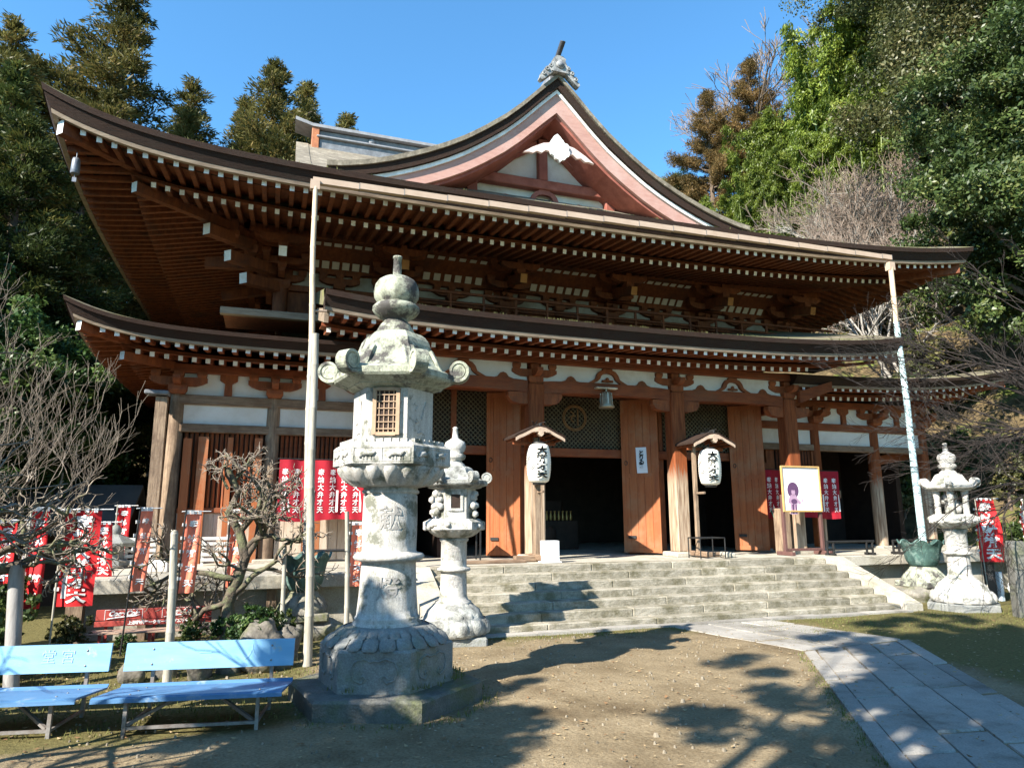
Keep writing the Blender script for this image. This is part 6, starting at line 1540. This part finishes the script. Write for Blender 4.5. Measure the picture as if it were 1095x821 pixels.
def leftbush(b,t,rq):
    for k in range(7): branches(b,t,(rq.uniform(-.6,.3),rq.uniform(-.4,.6),0),(rq.uniform(-.25,.22),rq.uniform(-.2,.3),1),rq.uniform(1.3,1.85),.016,6,rq,spread=.42,up=.26,kids_=(2,3),shrink=.74,wob=.16,minr=.0024)
bare('bare_shrub',(-4.1,11.7,0),'tall bare twiggy shrub at the left edge of the picture',leftbush,BRANCH,TWIGG,5)
def leftplum(b,t,rq):
    b.tube([(-1.6,0,-.1),(-1.5,.1,.8),(-1.1,.05,1.2),(-.55,0,1.38),(.1,0,1.5)],[.17,.14,.11,.085,.07],9)
    for (p,d,L,r) in (((.0,0,1.48),(1,.1,.05),.75,.05),((-.5,0,1.38),(.6,.2,.8),.9,.05),((-1.1,.05,1.2),(.1,-.2,1),1.0,.06),((.05,0,1.48),(.8,-.1,-.25),.6,.04),((-.6,0,1.4),(.5,-.2,.5),.8,.045)): branches(b,t,p,d,L,r,4,rq,spread=.7,up=.06,kids_=(2,4),shrink=.62,wob=.28,minr=.005)
bare('plum_tree',(-3.0,10.55,0),'bare plum tree resting a low gnarled branch on the pale post, left edge',leftplum,BRANCH,TWIGG,9)
def rightmaple(b,t,rq):
    b.tube([(0,0,-.1),(-.1,0,2.2),(-.3,.1,4.0)],[.25,.2,.16],10)
    for k in range(15):
        z=3.0+2.4*k/15; branches(b,t,(-.3,.1,min(z,4.0)),(-1,rq.uniform(-.05,.55),(z-4.0)*.30+rq.uniform(-.06,.14)),rq.uniform(2.0,2.6),.036,6,rq,spread=.30,up=.02,kids_=(2,3),shrink=.66,wob=.10,minr=.0034)
bare('bare_maple',(18.3,9.8,0),'dark bare tree reaching its branches in from the right edge',rightmaple,TWIGD,TWIGD,31)
def slender(b,t,rq):
    for k in range(5): branches(b,t,(rq.uniform(-.9,.9),rq.uniform(-.9,.9),-.3),(rq.uniform(-.45,.45),rq.uniform(-.45,.45),1),3.2,.10,6,rq,spread=.40,up=.12,kids_=(2,4),shrink=.72,wob=.10,minr=.012)
for (x,y,lab,sd) in ((30.8,28.2,'pale bare tree with white stems on the right hillside',3),(33.0,30.6,'greyish bare tree beside the bamboo on the right hillside',4),(28.4,25.0,'low bare thicket above the right end of the roof',6),(31.6,29.6,'bare tree with a leaning white stem among the bamboo',7)):
    o=bare('bare_tree',(x,y,hill(x,y)),lab,slender,PALETR,mat('brown_grey_twig',(.26,.20,.16),(.17,.13,.10),9,.9,0) if sd==3 else bpy.data.materials['brown_grey_twig'],sd); o.scale=(.95,.95,.95)
o=bare('bare_tree',(45.5,47.8,hill(45.5,47.8)),'bare treetop on the skyline at the top of the hill',slender,TRUNK,bpy.data.materials['brown_grey_twig'],8); _k=(51.5-hill(45.5,47.8))/11.0; o.scale=(max(.6,_k),)*3
# evergreen branches overhead behind the viewer: their shade falls across the near ground
plant('evergreen_tree','green',0,-5.4,-1.3,.80,'evergreen tree left of the viewer shading the near ground','tree',None,.4,-.4)
plant('evergreen_tree','tall',0,-7.7,2.3,.85,'slim evergreen left of the viewer whose shade reaches the foot of the tall lantern','tree',None,2.0,0)
plant('evergreen_tree','tall',1,-2.3,.2,1.0,'tall evergreen behind the viewer shading the paved path','tree',None,1.0,0)
plant('evergreen_tree','tall',2,-5.4,-.2,1.0,'very tall evergreen behind the viewer shading the grass right of the path','tree',None,3.0,0)
plant('evergreen_tree','green',1,-10.2,.2,.8,'evergreen tree beyond the left edge of the picture','tree',None,4.0,-.6)

def cherry(b,t,rq):
    b.tube([(0,0,-.1),(.1,0,1.0),(.15,.1,1.7)],[.2,.16,.14],9)
    for k in range(7): a=k*.9; branches(b,t,(.15,.1,1.5+.03*k),(math.cos(a)+.4,math.sin(a)+.2,.75),1.5,.075,5,rq,spread=.55,up=.08,kids_=(2,3),shrink=.70,wob=.18,minr=.006)
bare('bare_cherry',(-5.4,5.6,0),'bare cherry tree beyond the left edge whose shadow falls on the benches',cherry,BRANCH,TWIGG,17)
